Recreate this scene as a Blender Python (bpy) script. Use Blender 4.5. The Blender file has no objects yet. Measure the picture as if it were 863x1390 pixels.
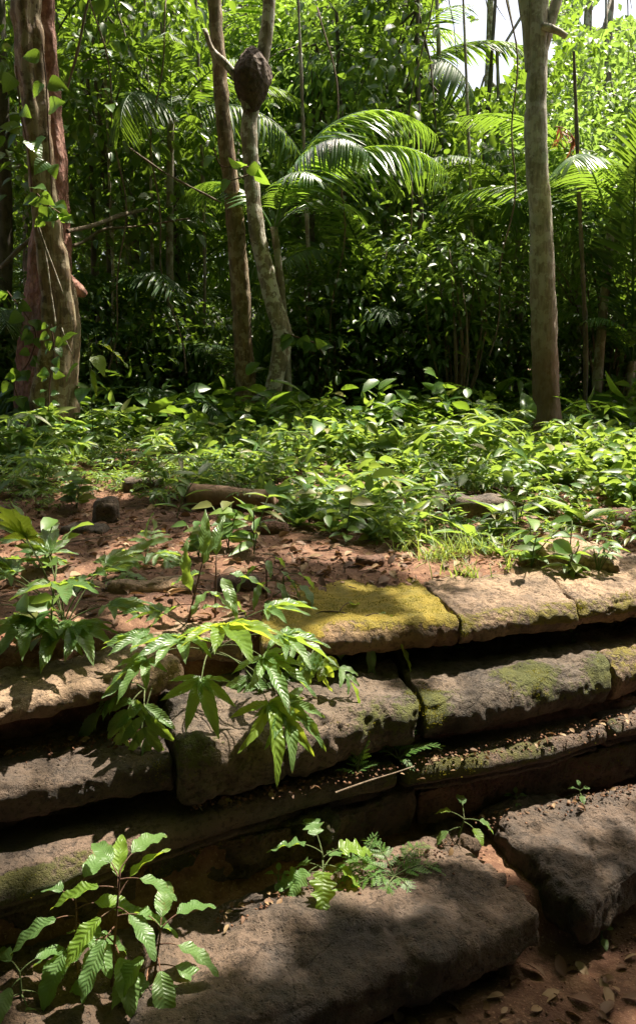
import bpy, math, random
import numpy as np
from mathutils import Vector, Matrix, Quaternion
R = math.radians
SC = bpy.context.scene
COL = SC.collection

# ------------------------------------------------------------------ camera, sky, sun, exposure
CAMZ = 1.1
PITCH = math.atan(200/1081)
cam = bpy.data.cameras.new("camera"); camo = bpy.data.objects.new("camera", cam); COL.objects.link(camo)
cam.sensor_fit = 'VERTICAL'; cam.sensor_height = 36; cam.lens = 28.0
cam.clip_start = 0.05; cam.clip_end = 2000
camo.location = (0, 0, CAMZ); camo.rotation_euler = (R(90)-PITCH, 0, 0)
SC.camera = camo
SUN_EL, SUN_AZ = R(65), R(48)
SUNV = Vector((math.sin(SUN_AZ)*math.cos(SUN_EL), math.cos(SUN_AZ)*math.cos(SUN_EL), math.sin(SUN_EL)))
w = bpy.data.worlds.new("World"); SC.world = w; w.use_nodes = True
nt = w.node_tree; bg = nt.nodes['Background']
sky = nt.nodes.new('ShaderNodeTexSky'); sky.sky_type = 'NISHITA'; sky.sun_disc = False
sky.sun_elevation = SUN_EL; sky.sun_rotation = SUN_AZ; sky.dust_density = 8.0; sky.air_density = 1.0; sky.ozone_density = 1.0
nt.links.new(sky.outputs[0], bg.inputs[0]); bg.inputs[1].default_value = 0.10
sl = bpy.data.lights.new("sun", 'SUN'); sl.energy = 5.0; sl.angle = R(0.55); sl.color = (1.0, 0.91, 0.76)
so = bpy.data.objects.new("sun", sl); COL.objects.link(so); so.rotation_euler = SUNV.to_track_quat('Z', 'Y').to_euler()
so.location = (3, 10, 30)
SC.view_settings.view_transform = 'Standard'; SC.view_settings.look = 'None'
SC.view_settings.gamma = 1.0; SC.view_settings.exposure = 1.68; SC.view_settings.use_curve_mapping = False
SC.cycles.max_bounces = 7; SC.cycles.transmission_bounces = 5; SC.cycles.diffuse_bounces = 4; SC.cycles.glossy_bounces = 2
SC.cycles.use_denoising = True; SC.cycles.sample_clamp_indirect = 6

# ------------------------------------------------------------------ helpers
CP, SP = math.cos(PITCH), math.sin(PITCH)
def ray(px, py):
    u = (px-431.5)/1081; v = -(py-695)/1081
    return u, CP+SP*v, -SP+CP*v
def PZ(px, py, z):            # photo position -> world point on the level z
    u, y, zz = ray(px, py); t = (z-CAMZ)/zz
    return np.array((u*t, y*t, z))
def PY(px, py, Y):            # photo position -> world point at the distance Y
    u, y, zz = ray(px, py); t = Y/y
    return np.array((u*t, Y, CAMZ+zz*t))
def to_px(p):
    x, y, z = p; z -= CAMZ
    d = y*CP - z*SP; h = y*SP + z*CP
    return 431.5+1081*x/d, 695-1081*h/d

def _hash(i, j, k, s):
    n = (i*374761393 + j*668265263 + k*2147483647 + s*1274126177) & 0xffffffff
    n = ((n ^ (n >> 13))*1274126177) & 0xffffffff
    n = n ^ (n >> 16)
    return (n & 0xffff)/32767.5 - 1.0
def vnoise(P, f=1.0, seed=0):
    P = np.asarray(P, dtype=np.float64)*f + 100.0
    I = np.floor(P).astype(np.int64); F = P-I; F = F*F*(3-2*F)
    r = 0
    for a in (0, 1):
        for b in (0, 1):
            for c in (0, 1):
                wgt = (F[:, 0] if a else 1-F[:, 0])*(F[:, 1] if b else 1-F[:, 1])*(F[:, 2] if c else 1-F[:, 2])
                r = r + wgt*_hash(I[:, 0]+a, I[:, 1]+b, I[:, 2]+c, seed)
    return r
def fbm(P, f=1.0, seed=0, o=4, g=.5):
    r = 0; a = 1
    for k in range(o):
        r = r + a*vnoise(P, f, seed+k*17); f *= 2.03; a *= g
    return r

class MB:
    """collects vertices and faces, builds one mesh"""
    def __init__(s): s.v = []; s.f = []; s.n = 0; s.uv = []; s.m = []
    def add(s, V, F, uv=None, moss=None):
        V = np.asarray(V, dtype=np.float64)
        s.v.append(V); s.uv.append(uv if uv is not None else np.zeros((len(V), 3)))
        s.m.append(moss if moss is not None else np.zeros(len(V)))
        for f in F: s.f.append((np.asarray(f)+s.n))
        s.n += len(V)
    def batch(s, tmpl, pos, D, N, size):
        """place a leaf template many times: base pos, direction D, normal N, size (len, width)"""
        TV, TF, TUV = tmpl
        pos = np.asarray(pos, float); D = np.asarray(D, float); N = np.asarray(N, float); size = np.asarray(size, float)
        if len(pos) == 0: return
        if size.ndim == 1: size = np.stack([size, size], 1)
        D = D/(np.linalg.norm(D, axis=1, keepdims=True)+1e-9)
        X = np.cross(D, N); X /= (np.linalg.norm(X, axis=1, keepdims=True)+1e-9)
        Z = np.cross(X, D)
        V = pos[:, None, :] + TV[None, :, 0:1]*X[:, None, :]*size[:, None, 1:2] + TV[None, :, 1:2]*D[:, None, :]*size[:, None, 0:1] + TV[None, :, 2:3]*Z[:, None, :]*size[:, None, 0:1]
        k, m = len(pos), len(TV)
        s.v.append(V.reshape(-1, 3)); s.uv.append(np.tile(TUV, (k, 1))); s.m.append(np.zeros(k*m))
        off = (np.arange(k)*m)[:, None, None]
        for grp in TF:   # arrays of equal face size
            s.f.append(('B', (grp[None]+off+s.n).reshape(-1, grp.shape[1])))
        s.n += k*m
    def mesh(s, name, mat, smooth=True, origin=None):
        V = np.concatenate(s.v) if s.v else np.zeros((0, 3))
        if origin is not None: V = V-np.asarray(origin)
        loops = []; sizes = []
        for f in s.f:
            if isinstance(f, tuple):
                loops.append(f[1].ravel()); sizes.append(np.full(len(f[1]), f[1].shape[1]))
            else:
                f = np.atleast_1d(f)
                if f.ndim == 2: loops.append(f.ravel()); sizes.append(np.full(len(f), f.shape[1]))
                else: loops.append(f); sizes.append(np.array([len(f)]))
        L = np.concatenate(loops).astype(np.int32); S = np.concatenate(sizes).astype(np.int32)
        me = bpy.data.meshes.new(name)
        me.vertices.add(len(V)); me.vertices.foreach_set('co', V.astype(np.float32).ravel())
        me.loops.add(len(L)); me.loops.foreach_set('vertex_index', L)
        me.polygons.add(len(S)); st = np.concatenate([[0], np.cumsum(S)[:-1]]).astype(np.int32)
        me.polygons.foreach_set('loop_start', st)
        me.polygons.foreach_set('use_smooth', np.full(len(S), smooth))
        a = me.attributes.new('luv', 'FLOAT_VECTOR', 'POINT'); a.data.foreach_set('vector', np.concatenate(s.uv).astype(np.float32).ravel())
        a = me.attributes.new('moss', 'FLOAT', 'POINT'); a.data.foreach_set('value', np.concatenate(s.m).astype(np.float32))
        me.update(calc_edges=True); me.validate()
        if mat: me.materials.append(mat)
        return me
def obj(name, me, parent=None, loc=None):
    o = bpy.data.objects.new(name, me); COL.objects.link(o)
    if parent is not None: o.parent = parent
    if loc is not None: o.location = [float(q) for q in loc]
    return o
def tag(o, label, cat, group=None, kind=None):
    if label: o['label'] = label
    if cat: o['category'] = cat
    if group: o['group'] = group
    if kind: o['kind'] = kind
    return o
def thing(name, label, cat, loc, group=None, rz=0):
    o = bpy.data.objects.new(name, None); COL.objects.link(o); o.empty_display_size = .1
    o.location = [float(q) for q in loc]; o.rotation_euler = (0, 0, rz)
    return tag(o, label, cat, group)
def dup(root, loc, rz=0, sc=1.0, label=None, group=None):
    def cp(o, par):
        c = o.copy(); COL.objects.link(c)
        if par is not None: c.parent = par
        for ch in o.children: cp(ch, c)
        return c
    r = cp(root, None); r.location = [float(q) for q in loc]; r.rotation_euler = (0, 0, rz); r.scale = (sc,)*3
    if label: r['label'] = label
    if group: r['group'] = group
    return r

# ------------------------------------------------------------------ materials
def newmat(name):
    m = bpy.data.materials.new(name); m.use_nodes = True; nt = m.node_tree
    b = nt.nodes['Principled BSDF']; return m, nt, b
def nd(nt, t, **k):
    n = nt.nodes.new(t)
    for a, v in k.items(): setattr(n, a, v)
    return n
def ramp(nt, fac, stops):
    r = nd(nt, 'ShaderNodeValToRGB'); e = r.color_ramp.elements
    while len(e) < len(stops): e.new(.5)
    for q, (p, c) in zip(e, stops): q.position = p; q.color = (c[0], c[1], c[2], 1)
    nt.links.new(fac, r.inputs[0]); return r.outputs[0]
def noise(nt, vec, scale, detail=5, rough=.55):
    n = nd(nt, 'ShaderNodeTexNoise'); n.inputs['Scale'].default_value = scale; n.inputs['Detail'].default_value = detail
    n.inputs['Roughness'].default_value = rough
    if vec is not None: nt.links.new(vec, n.inputs['Vector'])
    return n.outputs['Fac']
def mixc(nt, fac, a, b, bt='MIX'):
    n = nd(nt, 'ShaderNodeMix', data_type='RGBA', blend_type=bt)
    for s, v in ((0, fac), (6, a), (7, b)):
        if hasattr(v, 'is_output') or hasattr(v, 'links'): nt.links.new(v, n.inputs[s])
        elif s == 0: n.inputs[0].default_value = v
        else: n.inputs[s].default_value = (v[0], v[1], v[2], 1)
    return n.outputs[2]
def mth(nt, op, a, b=None, c=None):
    n = nd(nt, 'ShaderNodeMath', operation=op)
    for s, v in enumerate((a, b, c)):
        if v is None: continue
        if hasattr(v, 'links'): nt.links.new(v, n.inputs[s])
        else: n.inputs[s].default_value = v
    return n.outputs[0]
def bump(nt, h, dist, strength=1.0, nrm=None):
    n = nd(nt, 'ShaderNodeBump'); n.inputs['Distance'].default_value = dist; n.inputs['Strength'].default_value = strength
    nt.links.new(h, n.inputs['Height'])
    if nrm is not None: nt.links.new(nrm, n.inputs['Normal'])
    return n.outputs[0]

def leaf_mat(name, cols, rough=.42, trans=.38, tcol=(.35, .55, .04), vein=0.0, veinfreq=11, spec=.5, spots=0.0):
    m, nt, b = newmat(name)
    g = nd(nt, 'ShaderNodeNewGeometry'); oi = nd(nt, 'ShaderNodeObjectInfo')
    rnd = mth(nt, 'FRACT', mth(nt, 'ADD', g.outputs['Random Per Island'], oi.outputs['Random']))
    n = len(cols)
    c = ramp(nt, rnd, [(i/(n-1), q) for i, q in enumerate(cols)])
    tc = nd(nt, 'ShaderNodeTexCoord')
    nf = noise(nt, tc.outputs['Object'], 3.0, 3)
    c = mixc(nt, mth(nt, 'MULTIPLY', nf, .5), c, (cols[0][0]*.55, cols[0][1]*.6, cols[0][2]*.5))
    if vein or spots:
        at = nd(nt, 'ShaderNodeAttribute', attribute_name='luv'); sx = nd(nt, 'ShaderNodeSeparateXYZ'); nt.links.new(at.outputs['Vector'], sx.inputs[0])
        au = mth(nt, 'ABSOLUTE', sx.outputs[0])
        ph = mth(nt, 'SUBTRACT', sx.outputs[1], mth(nt, 'MULTIPLY', au, .16))
        sv = mth(nt, 'SINE', mth(nt, 'MULTIPLY', ph, veinfreq*6.283))
        mid = mth(nt, 'LESS_THAN', au, .05)
        h = mth(nt, 'ADD', mth(nt, 'MULTIPLY', sv, .5), mth(nt, 'MULTIPLY', mid, -1.5))
        if vein: nt.links.new(bump(nt, h, .0022*vein), b.inputs['Normal'])
        line = mth(nt, 'MAXIMUM', mid, mth(nt, 'LESS_THAN', sv, -.94))
        c = mixc(nt, mth(nt, 'MULTIPLY', line, .16), c, (.20, .31, .09))
        if spots:
            sp = noise(nt, tc.outputs['Object'], 38, 2)
            c = mixc(nt, mth(nt, 'MULTIPLY', mth(nt, 'GREATER_THAN', sp, .68), spots), c, (.12, .07, .02))
            ed = mth(nt, 'ADD', mth(nt, 'MAXIMUM', au, sx.outputs[1]), mth(nt, 'MULTIPLY', noise(nt, tc.outputs['Object'], 14, 3), .9))
            c = mixc(nt, ramp(nt, ed, [(.0, (0, 0, 0)), (1.0, (0, 0, 0))]) if False else mth(nt, 'MULTIPLY', mth(nt, 'GREATER_THAN', ed, 1.52), .8), c, (.20, .12, .035))
            c = mixc(nt, mth(nt, 'MULTIPLY', noise(nt, tc.outputs['Object'], 7, 3), .30), c, (.16, .20, .10))
    nt.links.new(c, b.inputs['Base Color']); b.inputs['Roughness'].default_value = rough
    b.inputs['Specular IOR Level'].default_value = spec
    t = nd(nt, 'ShaderNodeBsdfTranslucent')
    tcn = mixc(nt, .72, c, tcol); nt.links.new(tcn, t.inputs['Color'])
    mx = nd(nt, 'ShaderNodeMixShader'); mx.inputs[0].default_value = trans
    out = nt.nodes['Material Output']
    nt.links.new(b.outputs[0], mx.inputs[1]); nt.links.new(t.outputs[0], mx.inputs[2]); nt.links.new(mx.outputs[0], out.inputs[0])
    return m

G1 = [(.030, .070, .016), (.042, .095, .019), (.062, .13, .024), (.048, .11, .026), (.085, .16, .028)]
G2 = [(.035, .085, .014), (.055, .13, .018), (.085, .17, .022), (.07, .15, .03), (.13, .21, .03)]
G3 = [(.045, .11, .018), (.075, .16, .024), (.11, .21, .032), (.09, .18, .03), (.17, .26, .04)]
M = {}
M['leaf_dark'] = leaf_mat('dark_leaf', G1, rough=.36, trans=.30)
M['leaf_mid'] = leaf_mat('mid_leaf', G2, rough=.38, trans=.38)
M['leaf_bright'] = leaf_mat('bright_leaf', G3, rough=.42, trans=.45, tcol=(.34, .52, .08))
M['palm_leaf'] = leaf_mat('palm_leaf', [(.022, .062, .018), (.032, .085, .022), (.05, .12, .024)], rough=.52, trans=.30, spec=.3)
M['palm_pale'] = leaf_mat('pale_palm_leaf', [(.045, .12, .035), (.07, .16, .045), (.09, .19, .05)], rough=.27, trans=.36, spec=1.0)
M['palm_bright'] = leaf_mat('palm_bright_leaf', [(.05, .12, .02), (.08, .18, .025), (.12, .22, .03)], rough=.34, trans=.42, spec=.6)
M['herb'] = leaf_mat('herb_leaf', [(.04, .10, .025), (.07, .16, .03), (.05, .13, .03), (.10, .21, .035), (.08, .18, .04), (.15, .26, .04), (.07, .15, .03), (.19, .29, .05), (.11, .2, .05), (.24, .20, .06), (.06, .13, .03)], rough=.45, trans=.40, tcol=(.42, .58, .07))
M['fg_leaf'] = leaf_mat('veined_leaf', [(.085, .18, .055), (.11, .22, .065), (.14, .25, .07)], rough=.36, trans=.40, vein=.55, veinfreq=13, spots=.5, tcol=(.45, .62, .05))
M['fg_yellow'] = leaf_mat('young_leaf', [(.12, .22, .03), (.16, .27, .035), (.2, .3, .04)], rough=.38, trans=.48, vein=.8, veinfreq=10, tcol=(.6, .7, .05))
M['heart'] = leaf_mat('heart_leaf', [(.04, .10, .03), (.06, .14, .035), (.09, .18, .04)], rough=.35, trans=.42, vein=.7, veinfreq=7)
M['fern'] = leaf_mat('fern_leaf', [(.05, .13, .025), (.08, .18, .03), (.10, .2, .03)], rough=.5, trans=.35)
M['grass'] = leaf_mat('grass_blade', [(.10, .18, .03), (.16, .24, .04), (.22, .27, .06)], rough=.5, trans=.4, tcol=(.5, .6, .08))
M['dead_leaf'] = leaf_mat('dead_leaf', [(.08, .04, .02), (.17, .08, .035), (.13, .07, .035), (.27, .16, .07), (.36, .25, .14)], rough=.7, trans=.15, tcol=(.3, .15, .05))
M['orange_leaf'] = leaf_mat('orange_leaf', [(.20, .06, .03), (.30, .10, .04), (.16, .09, .04)], rough=.7, trans=.25, tcol=(.45, .14, .06))

def bark_mat(name, base, dark, patch, pa=.5, sc=1.0, flaky=0.0, moss=(.05, .075, .02), ms=.35, zs=.22, low=None):
    m, nt, b = newmat(name); tc = nd(nt, 'ShaderNodeTexCoord'); O = tc.outputs['Object']
    mp = nd(nt, 'ShaderNodeMapping'); mp.inputs['Scale'].default_value = (1, 1, zs); nt.links.new(O, mp.inputs[0])
    n1 = noise(nt, mp.outputs[0], 26*sc, 6, .65); n2 = noise(nt, O, 8*sc, 7, .62); n3 = noise(nt, O, 1.7, 5, .6)
    c = ramp(nt, n1, [(.3, dark), (.62, base)])
    c = mixc(nt, ramp(nt, n2, [(.5, (0, 0, 0)), (.54, (pa,)*3)]), c, patch)
    c = mixc(nt, ramp(nt, n3, [(.50, (0, 0, 0)), (.62, (ms,)*3)]), c, moss)
    if low:
        sx = nd(nt, 'ShaderNodeSeparateXYZ'); nt.links.new(O, sx.inputs[0]); zz = mth(nt, 'ADD', sx.outputs[2], mth(nt, 'MULTIPLY', n3, 2.2))
        c = mixc(nt, ramp(nt, mth(nt, 'MULTIPLY', zz, .25), [(.45, (.85,)*3), (.85, (0, 0, 0))]), c, mixc(nt, n1, low, (low[0]*1.7, low[1]*1.6, low[2]*1.5)))
    nt.links.new(c, b.inputs['Base Color']); b.inputs['Roughness'].default_value = .85
    vo = nd(nt, 'ShaderNodeTexVoronoi'); vo.inputs['Scale'].default_value = 18*sc; nt.links.new(mp.outputs[0], vo.inputs['Vector'])
    h = mth(nt, 'ADD', n1, mth(nt, 'MULTIPLY', vo.outputs['Distance'], .35+flaky))
    nt.links.new(bump(nt, h, .014), b.inputs['Normal']); return m
M['bark_grey'] = bark_mat('grey_bark', (.23, .19, .14), (.09, .07, .05), (.33, .32, .27), .75)
M['bark_two'] = bark_mat('grey_over_brown_bark', (.42, .38, .32), (.17, .14, .105), (.56, .54, .48), .6, 1.3, low=(.11, .058, .030))
M['bark_pale'] = bark_mat('pale_bark', (.30, .25, .18), (.11, .085, .06), (.52, .50, .43), .85, 1.3)
M['bark_brown'] = bark_mat('brown_bark', (.25, .165, .09), (.05, .032, .02), (.40, .33, .22), .55, 1.2, zs=.15)
M['bark_red'] = bark_mat('red_bark', (.27, .12, .085), (.09, .04, .028), (.34, .19, .14), .6, 1.4, .8, ms=.3, zs=.5)
M['bark_dark'] = bark_mat('dark_bark', (.10, .075, .05), (.035, .028, .02), (.16, .14, .11), .4)
M['twig'] = bark_mat('twig_bark', (.17, .12, .08), (.07, .05, .03), (.22, .18, .13), .4)
M['stem_green'] = bark_mat('green_stem', (.09, .13, .035), (.05, .07, .02), (.12, .10, .05), .3, 1.0)
M['stem_brown'] = bark_mat('brown_stem', (.13, .06, .035), (.06, .03, .02), (.12, .10, .05), .3)
M['nest'] = bark_mat('termite_nest_earth', (.085, .05, .032), (.035, .02, .014), (.12, .075, .05), .5, 1.0, .9, ms=.1, zs=1)
M['log'] = bark_mat('rotten_wood', (.24, .14, .085), (.08, .045, .028), (.30, .20, .12), .5, .8)

def stone_mat(name, lo, hi, tan, mosscol, mossamt=1.0, wet=0.0):
    m, nt, b = newmat(name); tc = nd(nt, 'ShaderNodeTexCoord'); oi = nd(nt, 'ShaderNodeObjectInfo')
    va = nd(nt, 'ShaderNodeVectorMath', operation='ADD'); nt.links.new(tc.outputs['Object'], va.inputs[0])
    cb = nd(nt, 'ShaderNodeCombineXYZ'); nt.links.new(mth(nt, 'MULTIPLY', oi.outputs['Random'], 37.0), cb.inputs[0]); nt.links.new(cb.outputs[0], va.inputs[1])
    O = va.outputs[0]
    n1 = noise(nt, O, 5, 7, .62); n2 = noise(nt, O, 45, 5, .6); n3 = noise(nt, O, 13, 6, .65); n4 = noise(nt, O, 2.2, 4)
    c = ramp(nt, n1, [(.36, lo), (.60, hi)])
    c = mixc(nt, ramp(nt, n4, [(.46, (0, 0, 0)), (.62, (.75,)*3)]), c, tan)
    c = mixc(nt, ramp(nt, n2, [(.40, (.5,)*3), (.47, (0, 0, 0))]), c, (lo[0]*.5, lo[1]*.5, lo[2]*.5))
    c = mixc(nt, ramp(nt, n3, [(.62, (0, 0, 0)), (.70, (.45,)*3)]), c, (hi[0]*1.35, hi[1]*1.3, hi[2]*1.25))
    at = nd(nt, 'ShaderNodeAttribute', attribute_name='moss')
    mk = mth(nt, 'ADD', mth(nt, 'MULTIPLY', at.outputs['Fac'], .62), mth(nt, 'MULTIPLY', mth(nt, 'ADD', mth(nt, 'MULTIPLY', n3, .5), mth(nt, 'MULTIPLY', n2, .5)), 1.0))
    mk = ramp(nt, mk, [(.76, (0, 0, 0)), (.86, (mossamt*.95,)*3)])
    mc = ramp(nt, n3, [(.3, (mosscol[0]*.5, mosscol[1]*.6, mosscol[2]*.6)), (.6, mosscol)])
    c = mixc(nt, mk, c, mc)
    nt.links.new(c, b.inputs['Base Color'])
    rr = ramp(nt, n1, [(.35, (.78-.45*wet,)*3), (.6, (.92,)*3)]); nt.links.new(rr, b.inputs['Roughness'])
    n6 = noise(nt, O, 150, 4, .7)
    vo = nd(nt, 'ShaderNodeTexVoronoi'); vo.inputs['Scale'].default_value = 46; vo.inputs['Randomness'].default_value = 1.0; nt.links.new(O, vo.inputs['Vector'])
    pit = ramp(nt, mth(nt, 'ADD', vo.outputs['Distance'], mth(nt, 'MULTIPLY', n2, .5)), [(.42, (0, 0, 0)), (.52, (1, 1, 1))])
    crk = nd(nt, 'ShaderNodeTexVoronoi', feature='DISTANCE_TO_EDGE'); crk.inputs['Scale'].default_value = 3.2
    vd = nd(nt, 'ShaderNodeVectorMath', operation='ADD'); nt.links.new(O, vd.inputs[0]); cbx = nd(nt, 'ShaderNodeCombineXYZ')
    for q in range(3): nt.links.new(mth(nt, 'MULTIPLY', n3, .35), cbx.inputs[q])
    nt.links.new(cbx.outputs[0], vd.inputs[1]); nt.links.new(vd.outputs[0], crk.inputs['Vector'])
    crack = ramp(nt, crk.outputs['Distance'], [(.0, (0, 0, 0)), (.018, (1, 1, 1))])
    n5 = noise(nt, O, 9, 8, .7); sp = mth(nt, 'GREATER_THAN', n4, .46)
    h = mth(nt, 'ADD', mth(nt, 'ADD', mth(nt, 'MULTIPLY', n5, 1.6), mth(nt, 'MULTIPLY', n2, .55)), mth(nt, 'MULTIPLY', pit, .40))
    h = mth(nt, 'ADD', h, mth(nt, 'MULTIPLY', crack, .35)); h = mth(nt, 'ADD', h, mth(nt, 'MULTIPLY', n6, .30)); h = mth(nt, 'ADD', h, mth(nt, 'MULTIPLY', mth(nt, 'MULTIPLY', mk, n6), 1.2))
    nt.links.new(bump(nt, h, .021), b.inputs['Normal']); return m
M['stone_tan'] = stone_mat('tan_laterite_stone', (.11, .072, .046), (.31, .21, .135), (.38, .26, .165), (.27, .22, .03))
M['stone_yellow'] = stone_mat('yellow_mossy_stone', (.10, .06, .035), (.24, .15, .085), (.28, .19, .08), (.40, .30, .016), .85)
M['stone_grey'] = stone_mat('grey_weathered_stone', (.038, .029, .022), (.125, .095, .07), (.17, .12, .083), (.13, .135, .025))
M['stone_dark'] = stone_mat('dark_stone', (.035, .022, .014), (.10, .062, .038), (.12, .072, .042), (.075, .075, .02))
M['stone_red'] = stone_mat('red_laterite_stone', (.055, .026, .017), (.15, .075, .048), (.18, .095, .06), (.10, .09, .03), .6)
M['stone_slab'] = stone_mat('brown_slab_stone', (.034, .023, .016), (.105, .072, .050), (.165, .108, .074), (.12, .115, .02), .9, .35)

def soil_mat():
    m, nt, b = newmat('red_soil'); tc = nd(nt, 'ShaderNodeTexCoord'); O = tc.outputs['Object']
    n1 = noise(nt, O, 1.3, 6, .6); n2 = noise(nt, O, 22, 6, .65); n3 = noise(nt, O, 90, 4, .6); n4 = noise(nt, O, 6, 5, .6)
    c = ramp(nt, n1, [(.35, (.07, .032, .018)), (.65, (.19, .088, .046))])
    c = mixc(nt, ramp(nt, n4, [(.48, (0, 0, 0)), (.62, (.6,)*3)]), c, (.24, .135, .078))
    c = mixc(nt, ramp(nt, n2, [(.40, (.7,)*3), (.55, (0, 0, 0))]), c, (.085, .036, .02))
    c = mixc(nt, ramp(nt, n3, [(.60, (0, 0, 0)), (.68, (.6,)*3)]), c, (.36, .22, .13))
    nt.links.new(c, b.inputs['Base Color']); b.inputs['Roughness'].default_value = .95
    h = mth(nt, 'ADD', mth(nt, 'MULTIPLY', n2, 1.0), mth(nt, 'MULTIPLY', n3, .4))
    nt.links.new(bump(nt, h, .014), b.inputs['Normal']); return m
M['soil'] = soil_mat()

# ------------------------------------------------------------------ terrain
AX = np.array([-6, -3.0, -1.11, .58, 1.58, 4, 8]); AYv = np.array([-.2, 1.55, 2.6, 3.54, 3.79, 4.5, 5.6])
CX = np.array([-6, -3, -.97, .49, 1.40, 4, 8]); CYv = np.array([-.6, 1.12, 2.15, 2.89, 3.26, 4.2, 5.4])
def yA(x): return np.interp(x, AX, AYv)
def yC(x): return np.interp(x, CX, CYv)
def yD(x): return 2.10+.43*np.asarray(x)
def sm(x, a, b):
    t = np.clip((x-a)/(b-a), 0, 1); return t*t*(3-2*t)
def terrain(x, y):
    x = np.asarray(x, float); y = np.asarray(y, float)
    P = np.stack([x, y, np.zeros_like(x)], -1).reshape(-1, 3)
    a, c, d = yA(x), yC(x), yD(x)
    z = -.98+.16*sm(y, d+.10, d+.22)
    z = z+.26*sm(y, c+.17, c+.24)
    mid = (a+c)/2
    z = z+.23*sm(y, mid+.19, mid+.26)
    z = z+.335*sm(y, a+.12, a+.36)+.045*sm(y, a+.36, a+.60)
    hump = sm(y, 5.0, 8.6)*(.22+.07*np.sin(x*.55+1))-sm(y, 12, 20)*.2
    up = sm(y, a+.1, a+.6)
    nz = (fbm(P, 1.1, 3, 4)*.035).reshape(x.shape)*up*(1+1.5*sm(y, 6, 9)) + (fbm(P, 7, 9, 3)*.012).reshape(x.shape)
    return z+hump+nz-.005
def tz(x, y): return float(terrain(np.array([x]), np.array([y]))[0])
def G(px, py, z0=0.0):        # photo position -> point on the ground sheet
    u, y, zz = ray(px, py); z = z0
    for _ in range(25):
        t = (z-CAMZ)/min(zz, -.02); z = .5*z+.5*tz(u*t, y*t)
    return np.array((u*t, y*t, z))
def GX(px, Y):                # photo column at distance Y, on the ground
    x = (px-431.5)/1081*(Y*CP)  # first guess
    for _ in range(3):
        z = tz(x, Y)-CAMZ; x = (px-431.5)/1081*(Y*CP-z*SP)
    return np.array((x, Y, tz(x, Y)))

def grid_mesh(xs, ys):
    X, Y = np.meshgrid(xs, ys); Z = terrain(X, Y)
    V = np.stack([X, Y, Z], -1).reshape(-1, 3); nx = len(xs); ny = len(ys)
    i = np.arange(ny-1)[:, None]*nx+np.arange(nx-1)[None]
    F = np.stack([i, i+1, i+nx+1, i+nx], -1).reshape(-1, 4)
    b = MB(); b.add(V, []); b.f.append(('B', F)); return b
def spaced(segs):
    o = []
    for a, b_, st in segs: o += list(np.arange(a, b_, st))
    return np.array(sorted(set(np.round(o, 4))))
gx = spaced([(-300, -30, 15), (-30, -6, 1.0), (-6, -2.2, .15), (-2.2, 2.6, .03), (2.6, 8, .15), (8, 30, 1.0), (30, 301, 15)])
gy = spaced([(-300, -10, 20), (-10, 0, .8), (0, 1.5, .1), (1.5, 6.5, .03), (6.5, 14, .12), (14, 40, .8), (40, 301, 20)])
gnd = obj('ground', grid_mesh(gx, gy).mesh('ground', M['soil'])); tag(gnd, 'red brown soil with crumbs and litter on the forest floor', 'ground', kind='structure')

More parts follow.
